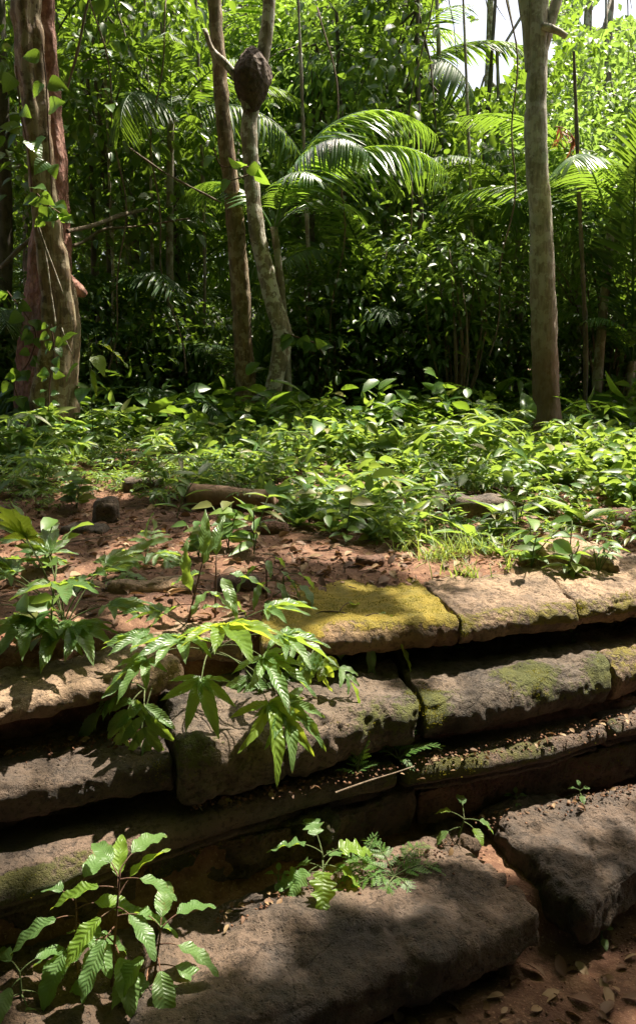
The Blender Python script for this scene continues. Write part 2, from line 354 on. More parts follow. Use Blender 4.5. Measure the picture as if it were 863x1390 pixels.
# ------------------------------------------------------------------ stones
MOSS = []
def moss_tufts(ob, V, N, mo, seed):
    r = np.random.default_rng(seed); k = np.where((mo+.55*vnoise(V, 16, seed)+.3*vnoise(V, 50, seed) > .82) & (N[:, 2] > -.2))[0]
    if len(k) < 30: return
    MOSS.append((ob, V, N, k, r))
def stone(name, label, cor, top, th, mat, rf=None, re=.014, amp=.010, res=.0095, moss=0.0, tilt=(0, 0), seed=0, group=None, parent=None, mossband=True, cat='stone', rough=1.0):
    """cor: BL, BR, FR, FL in plan"""
    BL, BR, FR, FL = [np.array(c[:2], float) for c in cor]
    L = (np.linalg.norm(BR-BL)+np.linalg.norm(FR-FL))/2; W = (np.linalg.norm(BL-FL)+np.linalg.norm(BR-FR))/2
    nx, ny, nz = max(4, int(L/res)), max(4, int(W/res)), max(4, int(th/res))
    nx, ny, nz = min(nx, 200), min(ny, 84), min(nz, 28)
    pts = {}; V = []; F = []
    def face(fn, na, nb, flip):
        base = len(V)
        ids = np.empty((na+1, nb+1), int)
        for i in range(na+1):
            for j in range(nb+1):
                key = fn(i, j)
                if key not in pts: pts[key] = len(V); V.append(key)
                ids[i, j] = pts[key]
        for i in range(na):
            for j in range(nb):
                q = [ids[i, j], ids[i+1, j], ids[i+1, j+1], ids[i, j+1]]
                F.append(q[::-1] if flip else q)
    face(lambda i, j: (i, j, nz), nx, ny, False); face(lambda i, j: (i, j, 0), nx, ny, True)
    face(lambda i, j: (i, 0, j), nx, nz, False); face(lambda i, j: (i, ny, j), nx, nz, True)
    face(lambda i, j: (0, i, j), ny, nz, True); face(lambda i, j: (nx, i, j), ny, nz, False)
    K = np.array(V, float); p = (K/np.array([nx, ny, nz])-.5)*np.array([L, W, th]); h = np.array([L, W, th])/2
    if rf is None: rf = th*.5
    r = np.full_like(p, re); r[:, 2] = np.where(p[:, 1] < 0, min(th*.49, max(re, rf*.9)), re)
    r[:, 1] = np.where(p[:, 1] < 0, rf, re)
    # blend z radius across depth
    tt = np.clip((-p[:, 1]/h[1]+1)/2, 0, 1); r[:, 2] = re+(min(th*.49, max(re, rf))-re)*np.clip((tt-.35)/.45, 0, 1)
    o = np.clip((np.abs(p)-(h-r))/r, 0, 1); ln = np.linalg.norm(o, axis=1, keepdims=True); ln[ln == 0] = 1
    p2 = np.sign(p)*(np.minimum(np.abs(p), h-r)+r*o/np.maximum(ln, 1e-6)*(o.max(1, keepdims=True)))
    nrm = np.sign(p)*o/ln
    u = p2[:, 0]/L+.5; v = p2[:, 1]/W+.5
    xy = (BL[None]*((1-u)*v)[:, None]+BR[None]*(u*v)[:, None]+FR[None]*(u*(1-v))[:, None]+FL[None]*((1-u)*(1-v))[:, None])
    z = top-th/2+p2[:, 2]+tilt[0]*(u-.5)+tilt[1]*(v-.5)
    Q = np.concatenate([xy, z[:, None]], 1)
    S = seed*7.3
    dx = (FR-FL)/np.linalg.norm(FR-FL); dy = np.array([-dx[1], dx[0]])
    NW = np.stack([nrm[:, 0]*dx[0]+nrm[:, 1]*dy[0], nrm[:, 0]*dx[1]+nrm[:, 1]*dy[1], nrm[:, 2]], 1)
    dsp = fbm(Q+S, 2.2, 1, 2)*amp*1.6+fbm(Q+S, 8, 5, 4, .55)*amp*.9*rough
    dsp += fbm(Q*np.array([1, 1, .6])+S, 24, 61, 3)*.0065*rough; dsp -= np.clip(np.abs(vnoise(Q*np.array([1, 1, .5])+S, 5, 99)), 0, .06)*0+np.where(np.abs(vnoise(Q+S, 2.6, 101)) < .03, .008, 0); dsp += fbm(Q+S, 1.2, 71, 2)*amp*.8; cr = fbm(Q+S, 16, 31, 2); dsp -= np.clip(cr-.55, 0, 1)*amp*2.2*rough
    edge = np.clip(np.linalg.norm(o, axis=1)-1.0, 0, 1)
    dsp -= edge*np.clip(fbm(Q+S, 5, 77, 2)+.1, 0, 1)*amp*3.0
    Q += NW*dsp[:, None]
    Q[:, 0] += vnoise(Q+S, 3, 41)*amp*1.2; Q[:, 1] += vnoise(Q+S, 3, 43)*amp*1.2
    mo = np.zeros(len(Q))
    if moss:
        front = np.clip((-p2[:, 1]-(h[1]-rf*2.6))/(rf*1.6), 0, 1)*np.clip((p2[:, 2]+th*.30)/(th*.3), 0, 1) if mossband else np.clip(nrm[:, 2]+.2, 0, 1)
        mo = front*moss*(.75+.6*vnoise(Q+S, 4.5, 91))
    org = np.array([Q[:, 0].mean(), Q[:, 1].mean(), top-th])
    b = MB(); b.add(Q, [], moss=mo); b.f.append(('B', np.array(F)))
    me = b.mesh(name, mat, origin=org)
    ob = obj(name, me, parent, org)
    if parent is None: tag(ob, label, cat, group)
    moss_tufts(ob, Q-org, NW, mo, seed)
    return ob
def Zs(z, *pp): return [PZ(a, b, z) for a, b in pp]
# course A (upper edge of the terrace)
ga, gb, gc, gdd = 'coping stones of the top course', 'stones of the second course', 'moulded stones of the third course', 'paving slabs at the foot'
stone('coping_stone', 'wide tan coping slab at the left end under the leafy plants', Zs(-.075, (-140, 850), (190, 832), (252, 915), (-140, 1003)), -.03, .11, M['stone_tan'], amp=.012, moss=.25, seed=1, group=ga)
stone('coping_stone', 'broken pitted tan slab between the two big leafy plants', Zs(-.06, (120, 800), (335, 806), (335, 880), (128, 886)), .012, .14, M['stone_tan'], amp=.016, moss=.1, seed=2, group=ga, rf=.05)
stone('coping_stone', 'coping slab covered in bright yellow moss', Zs(-.06, (368, 778), (548, 784), (622, 862), (350, 886)), .012, .13, M['stone_yellow'], amp=.010, moss=1.0, seed=3, group=ga, mossband=False)
stone('coping_stone', 'tan coping stone right of the yellow mossy slab', Zs(-.06, (552, 786), (705, 768), (781, 842), (624, 864)), .015, .13, M['stone_tan'], amp=.010, moss=.75, seed=4, group=ga)
stone('coping_stone', 'sunlit coping stone at the right edge of the top course', Zs(-.06, (705, 768), (960, 765), (960, 815), (784, 842)), .018, .13, M['stone_tan'], amp=.012, moss=.8, seed=5, group=ga)
# course B
stone('step_stone', 'dark grey bulky stone under the drooping leaves', Zs(-.33, (215, 955), (505, 885), (570, 988), (240, 1062)), -.215, .22, M['stone_grey'], amp=.018, rf=.08, re=.018, moss=.55, seed=6, group=gb)
stone('step_stone', 'grey weathered stone with green moss along its front, middle of the second course', Zs(-.33, (510, 890), (737, 862), (833, 935), (576, 992)), -.215, .20, M['stone_grey'], amp=.012, moss=.75, seed=7, group=gb)
stone('step_stone', 'second course stone at the right edge, half in sun', Zs(-.33, (740, 864), (960, 835), (960, 885), (834, 934)), -.215, .20, M['stone_tan'], amp=.012, moss=.7, seed=8, group=gb)
stone('moulded_block', 'squared block at the left with a broken right end', Zs(-.33, (-140, 1000), (212, 975), (238, 1058), (-140, 1122)), -.265, .12, M['stone_slab'], amp=.011, rf=.035, moss=.35, seed=9, group=gb)
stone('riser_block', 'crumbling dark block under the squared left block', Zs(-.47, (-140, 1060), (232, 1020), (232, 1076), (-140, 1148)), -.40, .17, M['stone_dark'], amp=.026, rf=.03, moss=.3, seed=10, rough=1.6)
stone('riser_block', 'dark red riser behind the third course on the right', Zs(-.45, (560, 950), (960, 890), (960, 938), (580, 1000)), -.42, .20, M['stone_red'], amp=.010, rf=.03, seed=11)
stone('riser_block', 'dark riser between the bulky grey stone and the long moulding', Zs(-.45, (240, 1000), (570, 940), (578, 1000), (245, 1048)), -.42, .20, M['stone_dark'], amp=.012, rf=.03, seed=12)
# course C : long mouldings
def moulding(label, pts, z, seed, m=M['stone_slab'], moss=.55):
    P = np.array([PZ(a, b, z-.07)[:2] for a, b in pts]); seg = np.linalg.norm(np.diff(P, axis=0), axis=1); s = np.concatenate([[0], np.cumsum(seg)])
    n = int(s[-1]/.012); S = np.linspace(0, s[-1], n); X = np.interp(S, s, P[:, 0]); Y = np.interp(S, s, P[:, 1])
    T = np.stack([np.gradient(X), np.gradient(Y)], 1); T /= np.linalg.norm(T, axis=1, keepdims=True); Nn = np.stack([-T[:, 1], T[:, 0]], 1)
    # profile: (depth behind nose, height below top), from back top round the nose to the back bottom
    pr = [(.34, 0.0)]+[(.34-.03*k, -.001*k) for k in range(1, 9)]
    for k in range(11):
        a = math.pi*k/10; pr.append((.055-.055*math.sin(a), -.057+.050*math.cos(a)))
    pr += [(.065, -.110), (.065, -.125), (.05, -.130), (.05, -.143), (.07, -.150), (.12, -.152), (.20, -.155), (.34, -.155)]
    pr = np.array(pr); c = pr.mean(0)*np.array([0, 1]) + np.array([.17, 0]); m_ = len(pr)
    V = []; mo = []
    re = .02
    for i in range(n):
        e = min(S[i], S[-1]-S[i]); k = 1.0
        if e < re: k = .80+.20*math.sqrt(max(0, 1-(1-e/re)**2))
        q = c+(pr-c)*k
        xy = np.array([X[i], Y[i]])[None]+Nn[i][None]*q[:, 0:1]
        V.append(np.concatenate([xy, z+q[:, 1:2]], 1)); mo.append(np.where((pr[:, 0] < .09) & (pr[:, 1] > -.085), moss, 0))
    V = np.concatenate(V); mo = np.concatenate(mo)
    V[:, 1] += fbm(V+seed*5, 7, 3, 4)*.009; V[:, 2] += fbm(V+seed*5, 6, 13, 4)*.008 - .012*np.clip(fbm(V+seed, 3, 55, 2), 0, 1)
    V[:, 0] += fbm(V+seed*5, 9, 23, 3)*.006
    mo = mo*(.8+.7*vnoise(V+seed, 4, 4))
    i = np.arange(n-1)[:, None]*m_; j = np.arange(m_)[None]; jn = (j+1) % m_
    F = np.stack([i+j, i+jn, i+m_+jn, i+m_+j], -1).reshape(-1, 4)
    b = MB(); org = np.array([X.mean(), Y.mean(), z-.15]); b.add(V, [], moss=mo); b.f.append(('B', F[:, ::-1]))
    b.f.append(np.arange(m_)); b.f.append(np.arange(m_)[::-1]+(n-1)*m_)
    ob = tag(obj('moulded_stone', b.mesh('moulded_stone', m, origin=org), None, org), label, 'stone', gc); nn = np.zeros_like(V); nn[:, 2] = .7; nn[:, 1] = -.7; moss_tufts(ob, V-org, nn, mo*1.1, seed); return ob
moulding('long rounded moulding running from the lower left to the small fern', [(-160, 1300), (0, 1232), (200, 1160), (400, 1096), (543, 1064)], -.462, 1, moss=.55)
moulding('rounded moulding with yellow moss right of the small fern', [(549, 1062), (640, 1052), (740, 1028), (826, 1003)], -.46, 2, moss=.8)
moulding('short rounded moulding at the right edge', [(832, 1001), (900, 982), (990, 962)], -.455, 3, moss=.5)
stone('riser_block', 'rough mossy block below the long moulding', Zs(-.68, (180, 1150), (450, 1075), (440, 1133), (200, 1194)), -.60, .2, M['stone_dark'], amp=.024, rf=.03, moss=.7, seed=13, rough=1.5)
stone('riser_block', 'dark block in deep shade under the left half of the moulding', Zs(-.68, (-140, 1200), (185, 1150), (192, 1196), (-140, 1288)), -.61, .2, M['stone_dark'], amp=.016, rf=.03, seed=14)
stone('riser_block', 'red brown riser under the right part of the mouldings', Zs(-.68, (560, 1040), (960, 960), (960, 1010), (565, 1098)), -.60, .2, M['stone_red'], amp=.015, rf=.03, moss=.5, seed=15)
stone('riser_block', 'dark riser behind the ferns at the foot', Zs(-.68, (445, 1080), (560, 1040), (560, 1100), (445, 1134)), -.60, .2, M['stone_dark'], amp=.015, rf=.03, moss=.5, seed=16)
# course D : foot slabs
stone('paving_slab', 'large brown slab with leaf shadows at the bottom centre', Zs(-.78, (215, 1255), (612, 1135), (740, 1246), (150, 1490)), -.745, .17, M['stone_slab'], amp=.015, rf=.045, re=.03, moss=.35, seed=17, group=gdd)
stone('paving_slab', 'brown slab with a broken corner at the lower right', Zs(-.78, (640, 1105), (980, 1050), (980, 1150), (792, 1240)), -.735, .19, M['stone_slab'], amp=.020, rf=.05, re=.035, moss=.3, seed=18, group=gdd)
stone('paving_slab', 'shaded slab behind the plant at the lower left', Zs(-.80, (-160, 1330), (219, 1256), (158, 1500), (-260, 1560)), -.775, .15, M['stone_dark'], amp=.015, rf=.04, seed=19, group=gdd)
# loose stones on the terrace
def loose(label, px, py, w_, d_, h_, mat, rz=0, seed=0, sink=.35, cat='rock', amp=.014, tilt=(0, 0), moss=0):
    c = G(px, py); a = R(rz); ux = np.array([math.cos(a), math.sin(a)]); uy = np.array([-ux[1], ux[0]])
    cor = [c[:2]-ux*w_/2+uy*d_/2*.85, c[:2]+ux*w_/2*.9+uy*d_/2, c[:2]+ux*w_/2-uy*d_/2*.9, c[:2]-ux*w_/2*.9-uy*d_/2]
    return stone('loose_rock' if cat == 'rock' else 'flat_stone', label, cor, c[2]+h_*(1-sink), h_, mat, rf=h_*.3, re=min(.03, h_*.3), amp=amp, res=.018, seed=seed, cat=cat, tilt=tilt, moss=moss)
loose('flat tilted slab lying among herbs at the right', 782, 762, .46, .36, .09, M['stone_tan'], -18, 21, .15, 'slab', tilt=(-.03, .03))
loose('thin pale slab behind the coping at the right edge', 850, 792, .5, .16, .06, M['stone_tan'], -8, 22, .2, 'slab')
loose('flat topped stone block half hidden in the herbs', 652, 700, .42, .3, .16, M['stone_grey'], 4, 23, .1, 'block')
loose('upright mossy rock in front of the herbs at the left', 145, 708, .17, .16, .20, M['stone_grey'], 10, 24, .2, moss=.4)
loose('small red brick-like stone on the bare soil', 372, 722, .18, .12, .08, M['stone_red'], -10, 25)
loose('squared red stone beside the grass tufts', 500, 764, .20, .13, .08, M['stone_red'], -4, 26)
loose('pale rounded rock among sunlit herbs above the upright rock', 195, 662, .30, .22, .12, M['stone_grey'], 5, 27, .4)
loose('low tan rock left of the log', 118, 722, .26, .16, .05, M['stone_grey'], -5, 28)
loose('dark red stone cut off by the left edge', -4, 716, .12, .12, .16, M['stone_red'], 0, 29, .1)
loose('flat red stone beside the pitted slab', 322, 800, .22, .12, .08, M['stone_red'], 8, 30)
loose('thin cracked stone behind the pitted slab', 205, 800, .42, .12, .08, M['stone_tan'], 3, 31)
loose('grey rock deep in the herbs beneath the right tree', 560, 668, .35, .2, .15, M['stone_grey'], 0, 32)
loose('rock by the right edge above the litter', 858, 712, .25, .2, .14, M['stone_red'], 0, 33)
loose('small rock under the herbs left of the flat block', 598, 690, .2, .16, .14, M['stone_dark'], 20, 34)

for k, (px, py, w_, lab) in enumerate([(622, 1150, .16, 'dark wet rubble stone in the gap between the bottom slabs'), (660, 1190, .12, 'small dark stone wedged lower in the gap between the bottom slabs'), (600, 1128, .13, 'dark crumbling stone behind the broken slab corner'), (700, 1225, .10, 'little dark stone at the mouth of the slab gap')]):
    c = PZ(px, py, -.82); ux = np.array([.8, .45])*w_/2; uy = np.array([-.45, .8])*w_/2
    stone('rubble_stone', lab, [c[:2]-ux+uy, c[:2]+ux+uy*.8, c[:2]+ux*.8-uy, c[:2]-ux-uy*.9], -.76-.02*k, .12, M['stone_dark'], rf=.03, re=.03, amp=.022, seed=50+k, cat='rock', rough=1.5)
# ------------------------------------------------------------------ leaf templates  (x = width, y = length, z = normal)
def tmpl(prof, cols=2, fold=.15, droop=.15, wave=0.0, lobes=0, lobedepth=.3, curl=0):
    """prof: list of (t, halfwidth). cols: columns each side."""
    V = []; UV = []; rows = []
    for t, wd in prof:
        ww = wd
        if lobes: ww = wd*(1-lobedepth*(.5+.5*math.cos(t*lobes*2*math.pi)))
        zc = -droop*t*t
        if wd < 1e-4:
            rows.append([len(V)]); V.append((0, t, zc)); UV.append((0, t, 0)); continue
        row = []
        for c in range(-cols, cols+1):
            f = c/cols
            row.append(len(V)); V.append((f*ww, t-(abs(f)*.05 if lobes else 0), zc+abs(f)*ww*fold*2-curl*f*f*ww+wave*math.sin(t*17+f*2)*abs(f)*.05)); UV.append((f, t, 0))
        rows.append(row)
    tri = []; quad = []
    for a, b in zip(rows[:-1], rows[1:]):
        if len(a) == 1:
            for i in range(len(b)-1): tri.append((a[0], b[i+1], b[i]))
        elif len(b) == 1:
            for i in range(len(a)-1): tri.append((a[i], a[i+1], b[0]))
        else:
            for i in range(len(a)-1): quad.append((a[i], a[i+1], b[i+1], b[i]))
    F = []
    if tri: F.append(np.array(tri))
    if quad: F.append(np.array(quad))
    return np.array(V, float), F, np.array(UV, float)
T_far = tmpl([(0, 0), (.45, .24), (1, 0)], 1, .22, .18)
T_mid = tmpl([(0, 0), (.25, .19), (.62, .20), (1, 0)], 1, .2, .25)
T_oval = tmpl([(0, 0), (.12, .14), (.35, .25), (.65, .22), (.88, .09), (1, 0)], 1, .18, .3)
T_lance = tmpl([(0, 0), (.2, .10), (.5, .13), (.8, .07), (1, 0)], 1, .22, .35)
T_strip = tmpl([(0, .018), (.3, .04), (.65, .033), (1, 0)], 1, .25, .40)
T_grass = tmpl([(0, .012), (.35, .013), (.7, .009), (1, 0)], 1, .2, .45)
def hp(f, n=12, e=0.0): return [(0, 0)]+[((k/n), f(k/n)) for k in range(1, n)]+[(1, 0)]
H_lance = tmpl(hp(lambda t: .155*math.sin(math.pi*t**.8)**.8*(1-.25*t)), 2, .16, .30, 1.0)
H_serr = tmpl(hp(lambda t: .205*math.sin(math.pi*t**.85)**.75*(1+(.06 if int(t*26) % 2 else -.04)), 26), 2, .16, .30, .7)
H_broad = tmpl(hp(lambda t: .30*math.sin(math.pi*t**.8)**.8), 2, .14, .35, .8)
H_heart = tmpl([(-.0, .0), (.02, .26), (.12, .40), (.28, .43), (.5, .36), (.72, .22), (.9, .08), (1, 0)], 2, .10, .35, .6)
H_lobed = tmpl(hp(lambda t: .34*math.sin(math.pi*t**.8)**.6, 22), 2, .12, .3, 1.0, lobes=4, lobedepth=.45)
H_pinn = tmpl(hp(lambda t: .17*math.sin(math.pi*t**.75)**.7*(1+(.10 if int(t*16) % 2 else -.04)), 16), 2, .20, .25, .5)
# ------------------------------------------------------------------ tubes
def tube(b, path, rad, seg=10, nz=0.0, seed=0, cap=True, flute=0, fl=0):
    P = np.asarray(path, float); n = len(P); rad = np.broadcast_to(np.asarray(rad, float), (n,))
    T = np.gradient(P, axis=0); T /= np.linalg.norm(T, axis=1, keepdims=True)+1e-9
    ref = np.array([0.13, 1, .07]) if abs(T[0][1]) < .9 else np.array([1, 0.1, 0])
    U = np.cross(T, ref); U /= np.linalg.norm(U, axis=1, keepdims=True)+1e-9; W = np.cross(T, U)
    a = np.linspace(0, 2*math.pi, seg, endpoint=False)
    rr = rad[:, None]*np.ones(seg)[None]
    if flute: 
        flv = np.broadcast_to(np.asarray(fl, float), (n,)); rr = rr*(1+flv[:, None]*np.cos(a*flute+seed+P[:, 2:3]*1.2)+.4*flv[:, None]*np.cos(a*(flute*2-1)+1.3*seed))
    V = P[:, None]+rr[:, :, None]*(np.cos(a)[None, :, None]*U[:, None]+np.sin(a)[None, :, None]*W[:, None])
    V = V.reshape(-1, 3)
    if nz:
        dd = V-np.repeat(P, seg, 0); l = np.linalg.norm(dd, axis=1, keepdims=True)+1e-9
        V = V+dd/l*(fbm(V+seed, 6, 2, 4)[:, None]*nz)
    i = np.arange(n-1)[:, None]*seg; j = np.arange(seg)[None]; jn = (j+1) % seg
    F = np.stack([i+j, i+seg+j, i+seg+jn, i+jn], -1).reshape(-1, 4)
    off = b.n
    b.v.append(V); b.uv.append(np.zeros((len(V), 3))); b.m.append(np.zeros(len(V))); b.f.append(('B', F+off))
    if cap: b.f.append(np.arange(seg)[::-1]*1+off+(n-1)*seg)
    b.n += len(V)
def spline(pts, step):
    P = np.asarray(pts, float); n = len(P); s = np.concatenate([[0], np.cumsum(np.linalg.norm(np.diff(P[:, :3], axis=0), axis=1))])
    m = max(3, int(s[-1]/step)); S = np.linspace(0, s[-1], m)
    # catmull via cubic hermite
    Tn = np.gradient(P, s, axis=0); out = []
    k = np.clip(np.searchsorted(s, S)-1, 0, n-2); h = (s[k+1]-s[k])[:, None]; t = ((S-s[k])/(s[k+1]-s[k]))[:, None]
    return (2*t**3-3*t**2+1)*P[k]+(t**3-2*t**2+t)*h*Tn[k]+(-2*t**3+3*t**2)*P[k+1]+(t**3-t**2)*h*Tn[k+1]
rng = np.random.default_rng(7)
M['moss'] = leaf_mat('moss_tuft', [(.08, .095, .012), (.15, .145, .016), (.25, .21, .02), (.34, .26, .02)], rough=.9, trans=.25, spec=.1, tcol=(.5, .45, .03))
for ob_, V_, N_, k_, r_ in MOSS:
    kk = r_.choice(k_, min(6000, len(k_)*2)); n_ = len(kk); N2 = N_[kk].copy(); N2[np.linalg.norm(N2, axis=1) < .1] = (0, 0, 1); D_ = N2+r_.normal(size=(n_, 3))*.6+np.array([0, 0, .3])
    b = MB(); b.batch(T_far, V_[kk]+r_.normal(size=(n_, 3))*.004, D_, r_.normal(size=(n_, 3)), np.stack([r_.uniform(.004, .010, n_), r_.uniform(.004, .009, n_)], 1)); o_ = obj('moss', b.mesh('moss', M['moss']), ob_); o_['kind'] = 'stuff'
def arc(p0, d0, L, sag, n=14):
    """a line that bends down with gravity"""
    P = [np.asarray(p0, float)]; d = np.asarray(d0, float); d = d/np.linalg.norm(d)
    for k in range(n): d = d+np.array([0, 0, -sag/n]); d /= np.linalg.norm(d); P.append(P[-1]+d*L/n)
    return np.array(P)
def rdir(n, up=0.0):
    v = rng.normal(size=(n, 3)); v[:, 2] += up; return v/np.linalg.norm(v, axis=1, keepdims=True)

# lit spots: the canopy is open above these (photo positions of the sun flecks, radius in m)
TX, TY = SUNV.x/SUNV.z, SUNV.y/SUNV.z
def shadow_xy(P): P = np.atleast_2d(P); return np.stack([P[:, 0]-P[:, 2]*TX, P[:, 1]-P[:, 2]*TY], 1)
LIT = []
def lit(px, py, z, r): 
    p = PZ(px, py, z) if z is not None else G(px, py); LIT.append((*shadow_xy(p)[0], r))
def litY(px, py, Y, r): LIT.append((*shadow_xy(PY(px, py, Y))[0], r))
for a in [(600, 825, 0, .13), (565, 808, 0, .09), (480, 800, 0, .03), (690, 815, 0, .17), (790, 800, 0, .20), (850, 800, 0, .2), (640, 830, 0, .13), (850, 835, -.02, .16),
          (210, 845, 0, .17), (270, 850, 0, .10), (60, 925, 0, .14), (170, 900, 0, .10), (20, 950, 0, .12), (110, 880, .1, .14), (70, 800, .2, .16), (320, 890, -.05, .18), (300, 790, .15, .12),
          (400, 990, -.3, .10), (410, 1000, -.2, .08), (810, 880, -.25, .18), (760, 905, -.25, .12), (700, 920, -.25, .10), (650, 930, -.25, .08), (850, 900, -.27, .14), (600, 900, -.25, .07),
          (130, 1015, -.27, .10), (60, 1025, -.27, .08), (340, 1078, -.46, .09), (410, 1068, -.46, .05), (720, 1035, -.47, .10), (800, 1010, -.47, .10), (620, 1045, -.47, .06), (850, 995, -.47, .12),
          (335, 1275, -.75, .07), (435, 1240, -.75, .05), (390, 1310, -.75, .03), (540, 1235, -.75, .01), (775, 1150, -.75, .03), (840, 1105, -.75, .04),
          (120, 1190, -.55, .10), (180, 1140, -.55, .07), (100, 1220, -.55, .08), (440, 1150, -.66, .08), (510, 830, .1, .1), (470, 870, -.05, .06), (150, 1310, -.6, .1), (250, 1290, -.7, .07)]: lit(*a)
for px, py, r in [(30, 760, .22), (120, 775, .16), (220, 745, .22), (300, 735, .16), (60, 735, .14), (340, 760, .14), (450, 745, .2), (560, 760, .2), (620, 745, .25), (690, 755, .3), (660, 775, .2), (780, 745, .3), (840, 700, .3),
                  (150, 660, .35), (220, 650, .3), (300, 640, .35), (400, 640, .55), (470, 620, .6), (560, 620, .6), (640, 640, .6), (700, 650, .6), (780, 640, .7), (850, 650, .6), (440, 690, .4), (520, 690, .45), (600, 700, .35), (720, 700, .4),
                  (500, 590, .7), (600, 590, .6), (400, 600, .5), (330, 600, .35), (820, 600, .7), (230, 600, .3), (80, 640, .25), (30, 620, .25), (760, 610, .6)]:
    LIT.append((*shadow_xy(G(px, py)+np.array([0, 0, .15]))[0], r))
for px, py, Y, r in [(440, 190, 9.5, .8), (500, 230, 9.3, .7), (560, 290, 9.3, .6), (480, 300, 9.3, .5), (620, 350, 9.5, .4), (800, 250, 10.5, 1.6), (780, 330, 10.5, .9), (840, 130, 9.5, 1.2), (220, 555, 6.6, .25), (140, 430, 8.2, .25), (735, 545, 8.0, .25),
                     (680, 380, 10.5, .6), (840, 420, 9, .6), (80, 250, 8.3, .3), (350, 250, 9.3, .3), (350, 400, 9, .2), (730, 150, 8.5, .5), (300, 200, 10, .4), (735, -120, 8.5, .6), (735, 40, 8.5, .5), (735, 250, 8.5, .4), (737, 350, 8.5, .3), (45, 60, 8.1, .4), (52, 170, 8.1, .4), (62, 290, 8.1, .35), (80, 400, 8.1, .3), (355, 60, 9.2, .3), (345, 180, 9.2, .3), (310, 150, 9.3, .3), (325, 380, 9.3, .2), (540, 180, 12, .8), (450, 60, 12, .8), (250, 120, 12, .8), (120, 150, 11, .6), (560, 60, 12, .8)]: litY(px, py, Y, r)
for a in [(600, 893, -.22, .12), (660, 884, -.22, .12), (720, 873, -.22, .12), (780, 862, -.22, .12), (840, 850, -.22, .12), (430, 930, -.22, .07), (630, 940, -.25, .08), (740, 920, -.25, .1), (560, 915, -.25, .10), (640, 902, -.25, .09), (700, 890, -.25, .07), (800, 870, -.25, .12), (860, 862, -.25, .12), (480, 935, -.25, .06), (330, 960, -.25, .06), (690, 1035, -.46, .08), (760, 1020, -.46, .08), (480, 800, .25, .12), (530, 800, .2, .10), (300, 820, .25, .16), (380, 960, -.1, .12), (240, 900, .1, .14)]: lit(*a)
for a in [(250, 1130, -.48, .06), (100, 1185, -.48, .05), (480, 1060, -.46, .05), (60, 830, .3, .14), (100, 870, .2, .10), (580, 1040, -.46, .05)]: lit(*a)
for a in [(300, 1100, -.46, .06), (380, 1075, -.46, .07), (460, 1070, -.46, .07), (580, 1045, -.46, .08), (640, 1040, -.46, .09), (700, 1028, -.46, .09), (760, 1012, -.46, .09), (820, 1000, -.46, .10), (140, 1180, -.48, .05), (530, 1150, -.6, .08), (550, 1010, -.38, .06), (490, 1020, -.38, .05), (440, 1160, -.62, .08), (100, 1260, -.6, .08), (220, 1230, -.6, .06), (640, 1100, -.66, .04)]: lit(*a)
LIT = np.array(LIT)
def sunny(P, k=1.0):
    s = shadow_xy(P); d = np.linalg.norm(s[:, None]-LIT[None, :, :2], axis=2)/(LIT[None, :, 2]*k+.075); return d.min(1) < 1

SH = np.stack([rng.uniform(-6, 6, 100), rng.uniform(5, 14, 100), rng.uniform(.22, .48, 100)], 1)
def shafts(P):
    s = shadow_xy(P); out = np.zeros(len(P), bool)
    for a in SH: out |= (s[:, 0]-a[0])**2+(s[:, 1]-a[1])**2 < a[2]**2
    return out & (vnoise(P, 1.3, 12) > -.45)
# ------------------------------------------------------------------ crowns
def clusters(b, C, n, spread, ll, T, droop=.35, filt=None, aspect=1.0):
    """leaf clusters round the points C"""
    C = np.repeat(C, n, 0); o = rng.normal(size=C.shape)*np.array([1, 1, .55])*spread
    P = C+o; D = o/(np.linalg.norm(o, axis=1, keepdims=True)+1e-6)+rng.normal(size=C.shape)*.5; D[:, 2] -= droop
    N = rng.normal(size=C.shape)*.45+np.array([0, 0, 1.0])
    s = ll*rng.uniform(.6, 1.25, len(P)); D /= np.linalg.norm(D, axis=1, keepdims=True)
    if filt is not None:
        k = ~filt(P+D*s[:, None]*.55); P, D, N, s = P[k], D[k], N[k], s[k]
    b.batch(T, P, D, N, np.stack([s, s*aspect], 1))
def ell(n, rx, ry, rz, shell=.35):
    v = rdir(n); r = rng.uniform(shell**3, 1, n)**(1/3); return v*r[:, None]*np.array([rx, ry, rz])
def lookfree(P):
    """the opening in the far canopy where the sky shows"""
    a = P[:, 0]/P[:, 1]; e = (P[:, 2]-CAMZ)/P[:, 1]
    h1 = ((a-.185)/.075)**2+((e-.36)/.06)**2 < .95+.9*vnoise(np.stack([a*26, e*26, a*0], 1), 1.0, 5)
    h2 = ((a-.33)/.07)**2+((e-.50)/.10)**2 < .85+1.0*vnoise(np.stack([a*26, e*26, a*0+3], 1), 1.0, 6)
    fine = vnoise(np.stack([a*90, e*90, a*0+3], 1), 1.0, 8)
    return (h1 | h2) & (P[:, 1] > 7) & (fine > -.8)
def branchy(b, start, targets, r0, sub=6, sag=.1):
    T_ = np.atleast_2d(np.array(targets, float)); st = np.asarray(start, float); bad = sum(lookfree(st+(T_-st)*f+1e-6).astype(int) for f in (.2, .4, .6, .8, 1.0)); T_ = T_[(bad < 1) | (rng.uniform(size=len(T_)) < .12)]
    for t in T_:
        a = np.asarray(start, float); t = np.asarray(t, float); m = (a+t)/2+rng.normal(size=3)*.12*np.linalg.norm(t-a)+np.array([0, 0, sag*np.linalg.norm(t-a)])
        s = np.linspace(0, 1, sub)[:, None]; P = (1-s)**2*a+2*s*(1-s)*m+s*s*t
        tube(b, P, np.linspace(r0, r0*.18, sub), 5)

